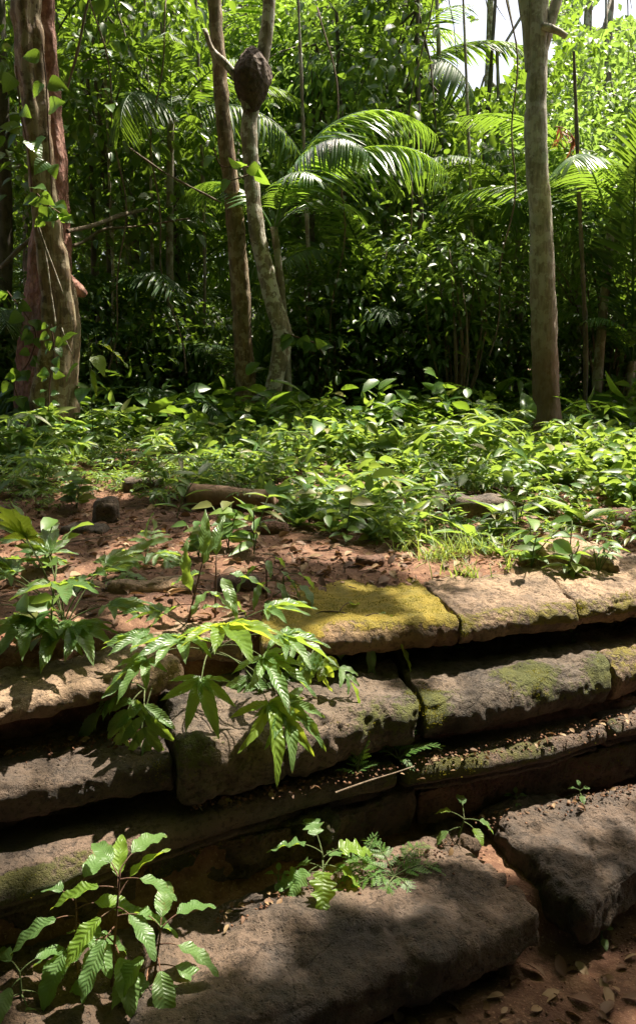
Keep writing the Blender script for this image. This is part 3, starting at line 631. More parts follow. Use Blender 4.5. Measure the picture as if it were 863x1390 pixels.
# ------------------------------------------------------------------ hero trees
def px_path(pts, Y):      # (px, py, width px) at distance Y (or per point Y)
    o = []
    for q in pts:
        y = q[3] if len(q) > 3 else Y; p = PY(q[0], q[1], y); d = y*CP-(p[2]-CAMZ)*SP; o.append((*p, q[2]/2/1081*d))
    return np.array(o)
def root_down(P):         # last point down to the ground
    p = P[-1].copy(); p[2] = tz(p[0], p[1])-.15; p[3] *= 1.15; return np.vstack([P, p]) if P[-1][2] > p[2]+.02 else P
def trunk_obj(b, P, step=.05, seg=28, nz=.012, seed=0, flute=3, fl=.05, base_flare=True):
    S = spline(P, step); h = S[:, 2]-S[:, 2].min(); f = np.full(len(S), fl)
    rad = S[:, 3]*(1+ (.45*np.exp(-h/.22) if base_flare else 0)); f = f+(.14*np.exp(-h/.35) if base_flare else 0)
    tube(b, S[:, :3], rad, seg, nz, seed, flute=flute, fl=f); return S
def hero(name, label, P, mat, crown=None, extra=(), seed=0, leaf='leaf_mid', **kw):
    P = root_down(P); base = P[-1][:3].copy(); base[2] += .12
    t = thing(name, label, 'tree', base)
    b = MB(); trunk_obj(b, P, seed=seed, **kw); obj('trunk', b.mesh('trunk', mat, origin=base), t)
    for e in extra:
        bb = MB(); S = spline(e, .06); tube(bb, S[:, :3], S[:, 3], 14, .006, seed+3); obj('limb', bb.mesh('limb', mat, origin=base), t)
    if crown:
        top, targets, rx, n, per, ll = crown
        bb = MB(); branchy(bb, top, targets, .055, 9, .05)
        C = []
        for q in targets:
            C.append(np.asarray(q)+ell(n, rx, rx, rx*.38, .1))
        C = np.concatenate(C); lb = MB()
        C = C[(C[:, 2]-CAMZ)/np.maximum(C[:, 1], .1) > .49]
        clusters(lb, C, per, .16, ll, T_mid, filt=lambda P_: sunny(P_) | ((P_[:, 2]-CAMZ)/np.maximum(P_[:, 1], .1) < .46))
        cr = obj('crown', lb.mesh('crown', M[leaf], origin=base), t); obj('branches', bb.mesh('branches', M['bark_dark'], origin=base), t)
    return t
# right tree
Pr = px_path([(727, -700, 22), (727, -200, 25), (728, 0, 28), (728, 60, 29), (727, 120, 28), (727, 200, 30), (733, 300, 31), (737, 400, 33), (740, 500, 35), (742, 585, 36)], 8.5)
forkpt = PY(727, 60, 8.5)
def limb(pts, Y): return px_path(pts, Y)
tR = hero('tall_tree', 'tall straight tree on the right, grey above and brown below, forked at the top', Pr, M['bark_two'], seed=1, fl=.03,
     crown=(PY(727, -600, 8.5), [(3.2, 7.0, 7.6), (1.6, 5.8, 7.6), (3.0, 9.5, 8.6), (.6, 8.5, 8.2), (4.6, 8.5, 8.2), (1.8, 4.4, 7.4), (3.6, 5.4, 8.0)], 1.25, 75, 12, .17),
     extra=[limb([(722, 95, 20), (716, 40, 17), (706, -30, 15), (690, -300, 10)], 8.5), limb([(735, 70, 16), (748, 25, 15), (762, -30, 13), (800, -250, 8)], 8.5), limb([(735, 35, 9), (755, 42, 9), (768, 50, 8)], 8.4)])
# centre pair
P1 = px_path([(230, -700, 14), (285, -60, 18), (294, 40, 19), (299, 120, 20), (307, 200, 21), (318, 290, 23), (326, 380, 25), (331, 470, 26), (335, 560, 30)], 9.4)
hero('twin_tree', 'mottled grey tree left of the one with the termite nest', P1, M['bark_brown'], seed=2, fl=.04,
     crown=(P1[0][:3], [(-2.6, 8.0, 8.0), (-.8, 6.6, 7.6), (-1.2, 9.4, 8.6), (-2.4, 6.2, 8.2), (-.2, 5.2, 7.5)], 1.2, 75, 12, .17))
P2 = px_path([(400, -700, 12), (372, -60, 16), (366, 0, 17), (361, 50, 17), (353, 100, 16), (343, 140, 20), (339, 180, 21), (341, 240, 20), (347, 300, 21), (358, 360, 22), (372, 415, 24), (383, 455, 26), (379, 490, 22), (370, 530, 22), (364, 562, 26)], 9.2)
hero('leaning_tree', 'curved pale tree carrying a dark termite nest', P2, M['bark_pale'], seed=5, fl=.04,
     crown=(P2[0][:3], [(.6, 7.2, 7.8), (-.2, 9.6, 8.8), (1.2, 9.8, 8.6), (.4, 4.6, 7.2)], 1.2, 75, 12, .17),
     extra=[limb([(336, 150, 12), (322, 108, 11), (306, 86, 10), (291, 72, 8), (278, 40, 6)], 9.1), limb([(383, 462, 14), (392, 460, 9), (397, 452, 6)], 9.1)])
# termite nest
def blob(name, c, r, seed, mat, amp=.12, n=36):
    V = []; F = []
    for i in range(n+1):
        for j in range(2*n):
            a = math.pi*i/n; p = 2*math.pi*j/(2*n); V.append((math.sin(a)*math.cos(p), math.sin(a)*math.sin(p), math.cos(a)))
    V = np.array(V); k = 1+fbm(V+seed, 1.6, 1, 4)*amp+fbm(V+seed, 9, 4, 2)*.02; V2 = V*k[:, None]*np.array(r)
    V2[:, :2] *= (1-.28*np.clip(-V[:, 2:3], 0, 1))
    for i in range(n):
        for j in range(2*n):
            F.append((i*2*n+j, (i+1)*2*n+j, (i+1)*2*n+(j+1) % (2*n), i*2*n+(j+1) % (2*n)))
    b = MB(); b.add(V2, []); b.f.append(('B', np.array(F))); return obj(name, b.mesh(name, mat), None, c)
c = PY(342, 108, 9.12)
tag(blob('termite_nest', c, (.20, .185, .31), 3, M['nest'], .09), 'dark brown termite nest high on the curved pale tree', 'termite nest')
# left trees
Pf = px_path([(-20, -700, 26), (28, -150, 34), (36, 0, 36), (42, 80, 36), (50, 160, 36), (58, 240, 37), (66, 310, 39), (76, 370, 42), (82, 430, 46), (79, 490, 50), (72, 550, 56)], 8.2)
hero('vine_tree', 'thick leaning tree at the far left with brown furrowed bark and climbers', Pf, M['bark_brown'], seed=8, fl=.13, flute=4, nz=.022,
     crown=(Pf[0][:3], [(-3.6, 6.4, 7.6), (-2.2, 4.6, 7.4), (-1.2, 3.4, 7.0), (-3.4, 8.6, 8.4), (-4.4, 9.4, 8), (-2.4, 7.0, 8.0)], 1.2, 75, 12, .17))
Pq = px_path([(40, -700, 26), (56, -60, 30), (62, 60, 30), (69, 160, 30), (74, 240, 36), (70, 310, 48), (66, 380, 56), (62, 450, 60), (58, 530, 66)], 8.75)
hero('red_tree', 'tree with flaking reddish bark right behind the thick leaning one', Pq, M['bark_red'], seed=11, base_flare=False, fl=.07, flute=5, nz=.02,
     extra=[limb([(80, 380, 40), (96, 388, 26), (108, 395, 20), (117, 400, 9)], 8.5)])

# ------------------------------------------------------------------ background trees
def bgtree(label, Y, px, h, cz, rx, rz, ncl, per, ll, leaf, bark='bark_dark', tr=.07, T=T_far, group=None, name='broadleaf_tree', lean=0.0, spread=.22):
    base = GX(px, Y); base[2] -= .05; t = thing(name, label, 'tree', base, group)
    b = MB(); x, y, z = base
    n = 10; s = np.linspace(0, 1, n); path = np.stack([x+lean*s*h+np.sin(s*5+px)*.05*h*.2, y+np.cos(s*4+px)*.03*h, z-.05+s*h], 1)
    S = spline(np.concatenate([path, (tr*(1.1-.75*s))[:, None]], 1), .25); tube(b, S[:, :3], S[:, 3], 10, .006, px)
    C = np.array([x+lean*h*.8, y, z+cz])+ell(ncl, rx, rx, rz, .25)
    tg = C[rng.choice(len(C), min(26, len(C)), replace=False)]
    for q in tg:
        k = rng.integers(4, n-1); branchy(b, path[k], [q], tr*.35, 5)
    lb = MB(); clusters(lb, C, per, spread, ll, T, filt=lambda P_: lookfree(P_) | (shafts(P_) & (rng.uniform(size=len(P_)) < .85)))
    obj('trunk', b.mesh('trunk', M[bark], origin=base), t); obj('crown', lb.mesh('crown', M[leaf], origin=base), t); return t
ordn = ['first', 'second', 'third', 'fourth', 'fifth', 'sixth', 'seventh', 'eighth', 'ninth', 'tenth', 'eleventh', 'twelfth', 'thirteenth', 'fourteenth']
# front row of the forest edge (closest understory), left to right
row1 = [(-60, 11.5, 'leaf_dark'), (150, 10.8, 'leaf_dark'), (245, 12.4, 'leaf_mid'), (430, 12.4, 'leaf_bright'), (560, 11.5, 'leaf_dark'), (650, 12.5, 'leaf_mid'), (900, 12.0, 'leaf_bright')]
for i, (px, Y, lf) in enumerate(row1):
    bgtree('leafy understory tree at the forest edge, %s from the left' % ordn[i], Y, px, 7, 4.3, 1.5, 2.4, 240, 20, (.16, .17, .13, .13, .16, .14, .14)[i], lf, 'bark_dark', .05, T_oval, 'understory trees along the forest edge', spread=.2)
row2 = [(-120, 15), (60, 14.5), (190, 16), (330, 15), (480, 14.5), (540, 17), (690, 16.5), (800, 14.5), (960, 15.5)]
for i, (px, Y) in enumerate(row2):
    bgtree('slender tree standing in the second row of the forest, %s from the left' % ordn[i], Y, px, 10, 5.0, 2.1, 3.8, 430, 19, (.14, .16, .14)[i % 3], ('leaf_dark', 'leaf_dark', 'leaf_mid', 'leaf_mid', 'leaf_dark', 'leaf_mid', 'leaf_bright', 'leaf_bright', 'leaf_bright')[i], 'bark_grey', .09, T_far, 'slender trees in the second row')
row3 = [(-150, 21), (0, 20), (120, 22), (240, 20.5), (360, 22), (450, 20), (530, 23), (640, 22), (760, 20.5), (860, 22), (1000, 21)]
for i, (px, Y) in enumerate(row3):
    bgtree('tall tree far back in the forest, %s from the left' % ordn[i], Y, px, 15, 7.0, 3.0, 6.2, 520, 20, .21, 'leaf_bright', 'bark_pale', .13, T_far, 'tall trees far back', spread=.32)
# far forest as one mass
fb = MB(); n = 3800; a = rng.uniform(-.75, .75, n); Yf = rng.uniform(26, 40, n); C = np.stack([a*Yf, Yf, rng.uniform(.3, 22, n)**1.0], 1)
clusters(fb, C, 14, .6, .42, T_far, filt=lookfree)
n = 900; Yf = rng.uniform(15, 27, n); C = np.stack([rng.uniform(-.6, .6, n)*Yf, Yf, rng.uniform(.1, 1.5, n)], 1); clusters(fb, C, 12, .35, .28, T_mid)
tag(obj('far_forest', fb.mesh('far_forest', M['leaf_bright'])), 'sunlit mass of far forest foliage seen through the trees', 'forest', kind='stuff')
# the forest goes on behind and beside the viewpoint: the clearing is small
for i, (x, y) in enumerate([(-3.5, -3.5), (0.2, -4.5), (4.0, -3.2), (-6.5, -.5), (6.8, .5), (-8, 4), (8.5, 5), (-2, -8), (3, -8.5), (-7, -6), (8, -6)]):
    base = np.array([x, y, -1.0]); t = thing('broadleaf_tree', 'tree closing the clearing %s' % ['behind the viewpoint, near left', 'straight behind the viewpoint', 'behind the viewpoint, near right', 'beside the clearing, far left of the stones', 'beside the clearing, far right of the stones', 'left of the clearing, level with the bare soil', 'right of the clearing, level with the bare soil', 'deep behind the viewpoint, left of the middle', 'deep behind the viewpoint, right of the middle', 'in the far corner behind on the left', 'in the far corner behind on the right'][i], 'tree', base, 'trees around the viewpoint')
    b = MB(); s = np.linspace(0, 1, 12); tube(b, np.stack([x+.2*np.sin(s*4), y+0*s, -1+s*9], 1), .12*(1-.7*s), 10); C = np.array([x, y, 4.0])+ell(340, 2.3, 2.3, 4.3, .3)
    lb = MB(); clusters(lb, C, 16, .4, .42, T_far, filt=lambda P_: (P_[:, 1] > .8) & (np.abs(P_[:, 0]) < P_[:, 1]*.5+.6))
    obj('trunk', b.mesh('trunk', M['bark_dark'], origin=base), t); obj('crown', lb.mesh('crown', M['leaf_mid'], origin=base), t)
base = np.array([5.2, 2.6, -.6]); t = thing('broadleaf_tree', 'unseen wide spreading tree added beside the viewpoint to shade the stones', 'tree', base)
b = MB(); s = np.linspace(0, 1, 12); tube(b, np.stack([5.2-.8*s, 2.6+0*s, -.7+s*7.5], 1), .16*(1-.6*s), 10); lb = MB()
C = np.stack([rng.uniform(-6, 6, 1250), rng.uniform(-4, 8.6, 1250), rng.uniform(6.4, 7.6, 1250)], 1); branchy(b, (4.4, 2.6, 6.5), C[::60], .06)  # flat crown layer added out of view to block sky and sun
C = C[(C[:, 1] < 5) | (rng.uniform(size=len(C)) < .8)]
clusters(lb, C, 25, .32, .30, T_far, filt=lambda P_: sunny(P_, 1.0) | ((P_[:, 2]-CAMZ)/np.maximum(P_[:, 1], .1) < .47)); obj('trunk', b.mesh('trunk', M['bark_dark'], origin=base), t); obj('crown', lb.mesh('crown', M['leaf_mid'], origin=base), t)
# low shrubs closing the gaps near the ground
def shrub(label, px, Y, h, rx, ll, leaf, ncl=150, per=14, name='shrub', T=T_mid, group=None, zc=None):
    base = GX(px, Y); base[2] -= .03; t = thing(name, label, 'shrub', base, group); b = MB(); lb = MB()
    C = base+np.array([0, 0, zc if zc else h*.55])+ell(ncl, rx, rx*.8, h*.48, .15); C = C[C[:, 2] > base[2]+.08]
    branchy(b, base, C[rng.choice(len(C), 14)], .02, 5, .15); clusters(lb, C, per, .14, ll, T)
    obj('stems', b.mesh('stems', M['twig'], origin=base), t); obj('foliage', lb.mesh('foliage', M[leaf], origin=base), t); return t
for i, (px, Y, h, rx) in enumerate([(-40, 9.6, 1.8, 1.0), (160, 10.2, 1.9, 1.0), (240, 10.8, 1.6, .9), (450, 10.3, 2.2, 1.0), (540, 10.6, 2.6, 1.1), (600, 10.2, 2.2, 1.0), (670, 10.8, 2.0, 1.0), (800, 11.2, 1.6, 1.0), (880, 10.6, 1.6, 1.0)]):
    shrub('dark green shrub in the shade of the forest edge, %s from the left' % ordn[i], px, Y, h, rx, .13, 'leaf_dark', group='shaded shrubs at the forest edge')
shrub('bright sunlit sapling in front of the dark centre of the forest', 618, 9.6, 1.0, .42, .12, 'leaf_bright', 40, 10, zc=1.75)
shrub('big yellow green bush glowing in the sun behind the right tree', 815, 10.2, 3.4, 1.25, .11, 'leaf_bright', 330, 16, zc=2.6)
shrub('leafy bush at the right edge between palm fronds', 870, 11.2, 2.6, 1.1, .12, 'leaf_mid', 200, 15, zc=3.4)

# thin bare trunks that show between the leaves
for i, (px, pt, pb, wd, Y, bk, lab) in enumerate([(183, 200, 560, 11, 12.4, 'bark_grey', 'thin forked trunk between the red tree and the twin trees'), (126, 170, 560, 7, 11, 'bark_dark', 'thin dark pole-like trunk just right of the red tree'), (470, 260, 560, 9, 11.6, 'bark_dark', 'dark straight trunk behind the arching palm'),
        (602, 150, 560, 8, 12.6, 'bark_grey', 'thin grey trunk right of the sunlit sapling'), (3, 60, 560, 26, 10.2, 'bark_dark', 'trunk cut off by the left edge'), (792, 330, 575, 7, 9.2, 'bark_dark', 'thin dark ringed stem right of the tall tree'), (245, 360, 560, 8, 12, 'bark_dark', 'dark trunk left of the twin trees'), (555, 330, 560, 10, 12.2, 'bark_dark', 'dark trunk in the shaded middle of the forest'), (688, 330, 560, 8, 12.6, 'bark_grey', 'grey pole left of the tall right tree'),
        (205, 120, 560, 5, 10.6, 'bark_pale', 'slim pale stem between the forked trunk and the twin trees'), (276, 150, 560, 5, 10.9, 'bark_grey', 'slim grey stem just left of the twin trees'), (418, 240, 560, 6, 10.4, 'bark_grey', 'slim stem right of the curved pale tree'), (640, 200, 570, 5, 10.6, 'bark_pale', 'slim pale stem left of the slack liana'), (90, 250, 560, 5, 10.8, 'bark_grey', 'slim grey stem peeping out right behind the red tree'), (152, 220, 560, 5, 10.2, 'bark_pale', 'slim pale stem right of the dark pole-like trunk')]):
    P = px_path([(px-14, pt-260, wd*.6), (px-4, pt, wd*.8), (px+2, (pt+pb)/2, wd*.95), (px, pb, wd)], Y); P = root_down(P); base = P[-1][:3].copy(); b = MB()
    S = spline(P, .12); tube(b, S[:, :3], S[:, 3], 12, .006, i)
    if i == 0: S2 = spline(px_path([(184, 320, 9), (200, 290, 8), (214, 262, 7), (222, 230, 5)], Y), .08); tube(b, S2[:, :3], S2[:, 3], 8, .004)
    tag(obj('bare_trunk', b.mesh('bare_trunk', M[bk], origin=base), None, base), lab, 'tree')
for i, (pts, lab) in enumerate([([(92, 314, 6, 8.6), (130, 305, 6, 9.0), (165, 292, 6, 9.4), (200, 284, 4, 9.8)], 'pale dead branch slanting up from the red tree'), ([(60, 340, 5, 9.2), (110, 330, 5, 9.6), (140, 312, 5, 9.8), (180, 308, 3, 10), (260, 296, 2, 10)], 'thin bent branch crossing below the pale dead branch'),
        ([(0, 365, 7, 9.6), (30, 335, 6, 9.8), (60, 310, 5, 10)], 'branch slanting up at the left edge'), ([(175, 200, 2, 9), (220, 232, 2, 9), (275, 262, 3, 9), (300, 275, 2, 9)], 'thin twig hanging before the twin trees'), ([(92, 120, 3, 8.8), (108, 60, 4, 8.8), (118, 10, 4, 8.8), (135, -40, 4, 8.8)], 'upright branch in the leaves right of the red tree')]):
    S = spline(px_path(pts, 9), .05); b = MB(); tube(b, S[:, :3], S[:, 3], 8, .005, i); base = S[0][:3]; tag(obj('dead_branch', b.mesh('dead_branch', M['twig'], origin=base), None, base), lab, 'branch')
for i, (px, Y, z0, z1, sw, lab) in enumerate([(430, 9.8, .6, 5, .3, 'thin liana hanging beside the arching palm'), (590, 10.4, .8, 6, -.4, 'liana hanging in front of the dark shrubs'), (660, 9.4, 1.2, 5, .2, 'slack liana left of the tall right tree'), (255, 9.6, 1, 5, -.3, 'liana hanging left of the twin trees'), (150, 9.4, 1.0, 5, .25, 'liana hanging right of the red tree')]):
    b0 = GX(px, Y); s = np.linspace(0, 1, 30); P = np.stack([b0[0]+sw*np.sin(s*3)+.04*np.sin(s*17), Y+.1*np.sin(s*5), z0+(z1-z0)*s], 1); b = MB(); tube(b, P, .009, 6); tag(obj('liana', b.mesh('liana', M['twig'], origin=P[0]), None, P[0]), lab, 'liana')

# ------------------------------------------------------------------ palms
def frond_mesh(L, e0, curve, nl, ll, seed, mat, vee=.25, width=1.0, droopf=1.0):
    """frond in the xz plane, leaving the origin along +x at the elevation e0"""
    r = np.random.default_rng(seed); n = 40; P = [np.zeros(3)]; T = []
    for k in range(n):
        s = k/n; e = e0-curve*s**1.3; d = np.array([math.cos(e), .10*math.sin(s*3+seed)*s, math.sin(e)]); d /= np.linalg.norm(d); T.append(d); P.append(P[-1]+d*L/n)
    T.append(T[-1]); P = np.array(P); T = np.array(T); b = MB(); tube(b, P[::2], np.linspace(.016, .003, len(P[::2]))*L/2.2, 5)
    pos = []; D = []; N = []; S = []
    s0 = .16
    for side in (-1, 1):
        for i in range(nl):
            s = s0+(1-s0)*(i+r.uniform(-.25, .25))/nl; s = min(max(s, .05), .99); k = min(int(s*n), n-1); f = s*n-k
            p = P[k]*(1-f)+P[k+1]*f; t = T[k]; lat = np.cross(t, (0, 0, 1.)); lat /= np.linalg.norm(lat)+1e-6; lat *= side; up = np.cross(lat, t)*side
            if up[2] < 0: up = -up
            ang = R(62-34*s+r.normal()*4); d = t*math.cos(ang)+lat*math.sin(ang)+up*(vee*(1-s)); d[2] -= .12*droopf
            pos.append(p); D.append(d); N.append(up+r.normal(size=3)*.12); q = ll*(math.sin(math.pi*min(1, (.25+.75*(s-s0)/(1-s0))*.98))**.6+.12)*r.uniform(.9, 1.08); S.append((q, q*width))
    b.batch(T_strip if droopf < 1.3 else T_strip2, pos, D, N, S)
    return b.mesh('frond', mat)
T_strip2 = tmpl([(0, .018), (.25, .038), (.55, .034), (.8, .022), (1, 0)], 1, .25, .75)
FR = {}
def frond(kind, seed, mat):
    key = (kind, seed, mat)
    if key not in FR:
        k = dict(up=(3.3, R(76), R(88), 46, .52, .25, 1.0, 1.0), arch=(3.0, R(66), R(112), 44, .55, .2, 1.0, 1.5), flat=(2.2, R(40), R(75), 36, .45, .2, 1.0, 1.1), hang=(2.0, R(15), R(85), 34, .46, .1, 1.0, 1.7), short=(1.5, R(62), R(85), 28, .36, .25, 1.1, 1.0), bow=(2.5, R(62), R(112), 56, .50, .15, 1.2, 2.2), rise2=(2.3, R(80), R(120), 50, .42, .15, 1.15, 1.6), rise=(3.2, R(84), R(45), 46, .6, .35, 1.0, .8))[kind]
        FR[key] = frond_mesh(k[0], k[1], k[2], k[3], k[4], seed*13+len(kind), M[mat], k[5], k[6], k[7])
    return FR[key]
def palm(label, base, fr, trunk=None, mat='palm_leaf', tr=.07):
    t = thing('palm', label, 'palm', base); top = np.zeros(3)
    if trunk:
        b = MB(); s = np.linspace(0, 1, 30); P = np.stack([trunk[1]*s**2, 0*s, s*trunk[0]-.1], 1); tube(b, P, tr*(1-.2*s)*(1+.06*(np.arange(30) % 2)), 14, .004); obj('trunk', b.mesh('trunk', M['bark_grey']), t); top = P[-1]
    for (kind, seed, az, sc) in fr:
        o = obj('frond', frond(kind, seed, mat), t, top+np.array([.03*math.cos(R(az)), .03*math.sin(R(az)), 0])); o.rotation_euler = (R(rng.normal()*6), 0, R(az)); o.scale = (sc,)*3
    return t
def ringf(kinds, n, sc, a0=0):
    return [(kinds[i % len(kinds)], i % 3, a0+i*360/n+rng.uniform(-14, 14), sc*rng.uniform(.85, 1.12)) for i in range(n)]
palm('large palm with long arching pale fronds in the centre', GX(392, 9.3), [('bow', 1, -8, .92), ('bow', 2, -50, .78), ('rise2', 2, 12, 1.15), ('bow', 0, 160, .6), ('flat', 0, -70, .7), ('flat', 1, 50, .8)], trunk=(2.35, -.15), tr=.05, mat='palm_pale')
palm('dark palm drooping in front of the twin trees', GX(348, 10.0), [('short', 0, 20, 1.0), ('short', 1, -40, .9), ('short', 2, 160, .9), ('rise', 1, -30, .5), ('short', 1, 100, 1.0), ('rise', 0, 60, .45), ('short', 2, -10, 1.0), ('short', 2, 230, .8)], trunk=(.55, 0), tr=.04)
palm('low dark palm left of the twin trees', GX(225, 10), ringf(['short', 'flat'], 11, 1.05))
palm('low dark palm right of the curved pale tree', GX(455, 10.8), ringf(['short', 'hang'], 10, .85, 20))
palm('glossy palm at the right edge behind the herbs', GX(850, 9.6), ringf(['short', 'rise', 'short'], 12, .8, 30), trunk=(1.0, 0), tr=.05)
palm('tall palm behind the tall right tree with a grey ringed trunk', GX(770, 12), ringf(['flat', 'hang', 'flat', 'short'], 10, .95), trunk=(3.2, .1), tr=.13)
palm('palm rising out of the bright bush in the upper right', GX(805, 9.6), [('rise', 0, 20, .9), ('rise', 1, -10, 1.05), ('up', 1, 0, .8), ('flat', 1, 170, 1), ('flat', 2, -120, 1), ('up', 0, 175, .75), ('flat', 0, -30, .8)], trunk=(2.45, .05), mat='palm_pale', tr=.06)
palm('palm with drooping fronds left of the tall right tree', GX(700, 11), ringf(['hang', 'flat', 'hang', 'short'], 9, .8, 15), trunk=(3.0, -.1), tr=.06)
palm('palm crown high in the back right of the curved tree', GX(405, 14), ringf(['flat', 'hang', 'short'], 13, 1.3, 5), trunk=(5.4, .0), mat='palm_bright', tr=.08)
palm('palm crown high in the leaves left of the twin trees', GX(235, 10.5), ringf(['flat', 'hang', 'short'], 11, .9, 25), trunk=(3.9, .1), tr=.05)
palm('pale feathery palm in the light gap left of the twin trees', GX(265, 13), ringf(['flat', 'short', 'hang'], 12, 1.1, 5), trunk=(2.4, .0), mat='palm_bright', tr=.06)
palm('drooping palm deep in the forest right of the arching palm', GX(520, 11.5), ringf(['hang', 'flat', 'short'], 12, 1.2, 40), trunk=(1.6, 0), tr=.06)
palm('feathery palm at the left edge behind the leaning tree', GX(20, 10.4), ringf(['flat', 'short'], 11, 1.0, 15), trunk=(1.0, 0), tr=.06)
palm('slim palm behind the bright bush at the right edge', GX(905, 10.8), ringf(['flat', 'hang', 'short'], 12, 1.1, 15), trunk=(2.9, 0), tr=.06)
palm('shaded palm with upright fronds left of the bright sapling', GX(500, 11), ringf(['short', 'up', 'flat'], 12, .8, 30), trunk=(1.2, 0), tr=.05)
palm('shaded palm between the red tree and the twin trees', GX(170, 11.2), ringf(['short', 'flat', 'hang'], 13, 1.1, 12), trunk=(1.5, 0), tr=.05)
palm('high palm crown above the arching palm', GX(520, 13), ringf(['flat', 'hang', 'short'], 13, 1.2, 12), trunk=(5.0, 0), tr=.07)
palm('high palm crown in the leaves right of the red tree', GX(140, 13), ringf(['flat', 'hang', 'short'], 13, 1.2, 42), trunk=(5.4, 0), tr=.07)
b = MB(); c = PY(752, 172, 9.3); A = arc(c, (.9, -.2, .1), .30, 1.6, 12); tube(b, A, .005, 6); nn = 22; ii = rng.integers(2, 13, nn); D = np.stack([rng.normal(size=nn)*.35, rng.normal(size=nn)*.35, -np.ones(nn)], 1); b.batch(T_strip2, A[ii], D, rdir(nn), np.full(nn, .20)); tag(obj('dead_frond', b.mesh('dead_frond', M['orange_leaf'], origin=c), None, c), 'withered orange frond tip hanging right of the tall tree', 'frond')

# ------------------------------------------------------------------ herb layer
def herb_proto(kind, seed):
    """returns list of (template, pos, D, N, S) plus stems for one small plant round the origin"""
    r = np.random.default_rng(seed); out = []; stems = []
    def stem(h, lx, ly): s = np.linspace(0, 1, 5); P = np.stack([lx*s**1.5, ly*s**1.5, h*s], 1); stems.append((P, .0035)); return P
    pos = []; D = []; N = []; S = []; T = T_oval
    if kind == 'ovate':         # stem with alternate ovate leaves
        for q in range(r.integers(2, 4)):
            P = stem(r.uniform(.14, .30), r.normal()*.07, r.normal()*.07)
            for k in range(7):
                a = r.uniform(0, 6.28); f = .25+.75*k/6; p = P[int(f*4)]; pos.append(p); D.append((math.cos(a), math.sin(a), .35-.2*f+r.normal()*.15)); N.append((r.normal()*.6, r.normal()*.6-.3, 1)); S.append(r.uniform(.08, .14))
    elif kind == 'lance':
        T = T_lance
        for q in range(r.integers(1, 3)):
            P = stem(r.uniform(.12, .28), r.normal()*.05, r.normal()*.05)
            for k in range(9):
                a = r.uniform(0, 6.28); p = P[1+int(k/9*3.9)]; pos.append(p); D.append((math.cos(a), math.sin(a), .5+r.normal()*.2)); N.append((r.normal()*.5, r.normal()*.5-.2, 1)); S.append(r.uniform(.11, .20))
    elif kind == 'rosette':
        T = T_lance
        for k in range(11):
            a = k*2.4+r.normal()*.2; pos.append((0, 0, .02)); D.append((math.cos(a), math.sin(a), .8+r.normal()*.25)); N.append((-math.cos(a)*.8, -math.sin(a)*.8, 1)); S.append(r.uniform(.18, .32))
    elif kind == 'trefoil':
        for q in range(9):
            a = r.uniform(0, 6.28); h = r.uniform(.07, .2); rr = r.uniform(.02, .12); P = stem(h, rr*math.cos(a), rr*math.sin(a))
            for k in range(3): b_ = a+(k-1)*1.25; pos.append(P[-1]); D.append((math.cos(b_), math.sin(b_), .1)); N.append((r.normal()*.3, r.normal()*.3, 1)); S.append(r.uniform(.05, .08))
    elif kind == 'palmate':
        for q in range(4):
            a = r.uniform(0, 6.28); h = r.uniform(.15, .3); rr = r.uniform(.02, .14); P = stem(h, rr*math.cos(a), rr*math.sin(a)); T = T_lance
            for k in range(8): b_ = a+(k-3.5)*.72; pos.append(P[-1]); D.append((math.cos(b_), math.sin(b_), .12)); N.append((0, 0, 1)); S.append(r.uniform(.12, .17))
    elif kind == 'pinnate':
        T = T_lance
        for q in range(6):
            a = r.uniform(0, 6.28); d = np.array([math.cos(a), math.sin(a), 0]); l = np.array([-d[1], d[0], 0]); s = np.linspace(0, 1, 7)
            P = d*(.26*s)[:, None]+np.array([0, 0, 1])*(.26*s-.14*s**2.2)[:, None]; stems.append((P, .003))
            for k in range(2, 7):
                for sd in (-1, 1): pos.append(P[k]); D.append(l*sd*.9+d*.5); N.append((r.normal()*.2, r.normal()*.2, 1)); S.append(.10-.008*k)
            pos.append(P[-1]); D.append(d); N.append((0, 0, 1)); S.append(.09)
    return T, np.array(pos, float), np.array(D, float), np.array(N, float), np.array(S, float), stems
KINDS_ = ['ovate', 'lance', 'rosette', 'trefoil', 'palmate', 'pinnate']
protos = [herb_proto(k, i*31+j) for i, k in enumerate(KINDS_) for j in range(4)]
def scatter_herbs(b, pts, scl, wts=None):
    cum = np.cumsum(wts); q = np.clip(.5+.75*(vnoise(pts, .9, 55)+.35*rng.normal(size=len(pts))), 0, .999)
    for p, s, qq in zip(pts, scl, q):
        T, pos, D, N, S, stems = protos[min(int(np.searchsorted(cum, qq)), len(protos)-1)]
        a = rng.uniform(0, 6.28); Rm = np.array([[math.cos(a), -math.sin(a), 0], [math.sin(a), math.cos(a), 0], [0, 0, 1]])
        b.batch(T, pos@Rm.T*s+p, D@Rm.T+rng.normal(size=D.shape)*.28, N@Rm.T+rng.normal(size=D.shape)*.45, S*s*.88*rng.uniform(.7, 1.2, len(S)))
CLEAR = [(*G(315, 690)[:2], .42, .65), (*G(652, 700)[:2], .27, .55), (*G(790, 760)[:2], .30, .5), (*G(145, 700)[:2], .16, .4), (*G(372, 722)[:2], .14, .3)]
def band_points(n, y0, y1, dens):
    o = []
    while len(o) < n:
        Y = rng.uniform(y0, y1); X = rng.uniform(-.50, .50)*Y
        if any(abs(X-c[0]) < c[2] and -c[3] < Y-c[1] < .16 for c in CLEAR): continue
        if rng.uniform() < dens(X, Y): o.append((X, Y, tz(X, Y)-.01))
    return np.array(o)
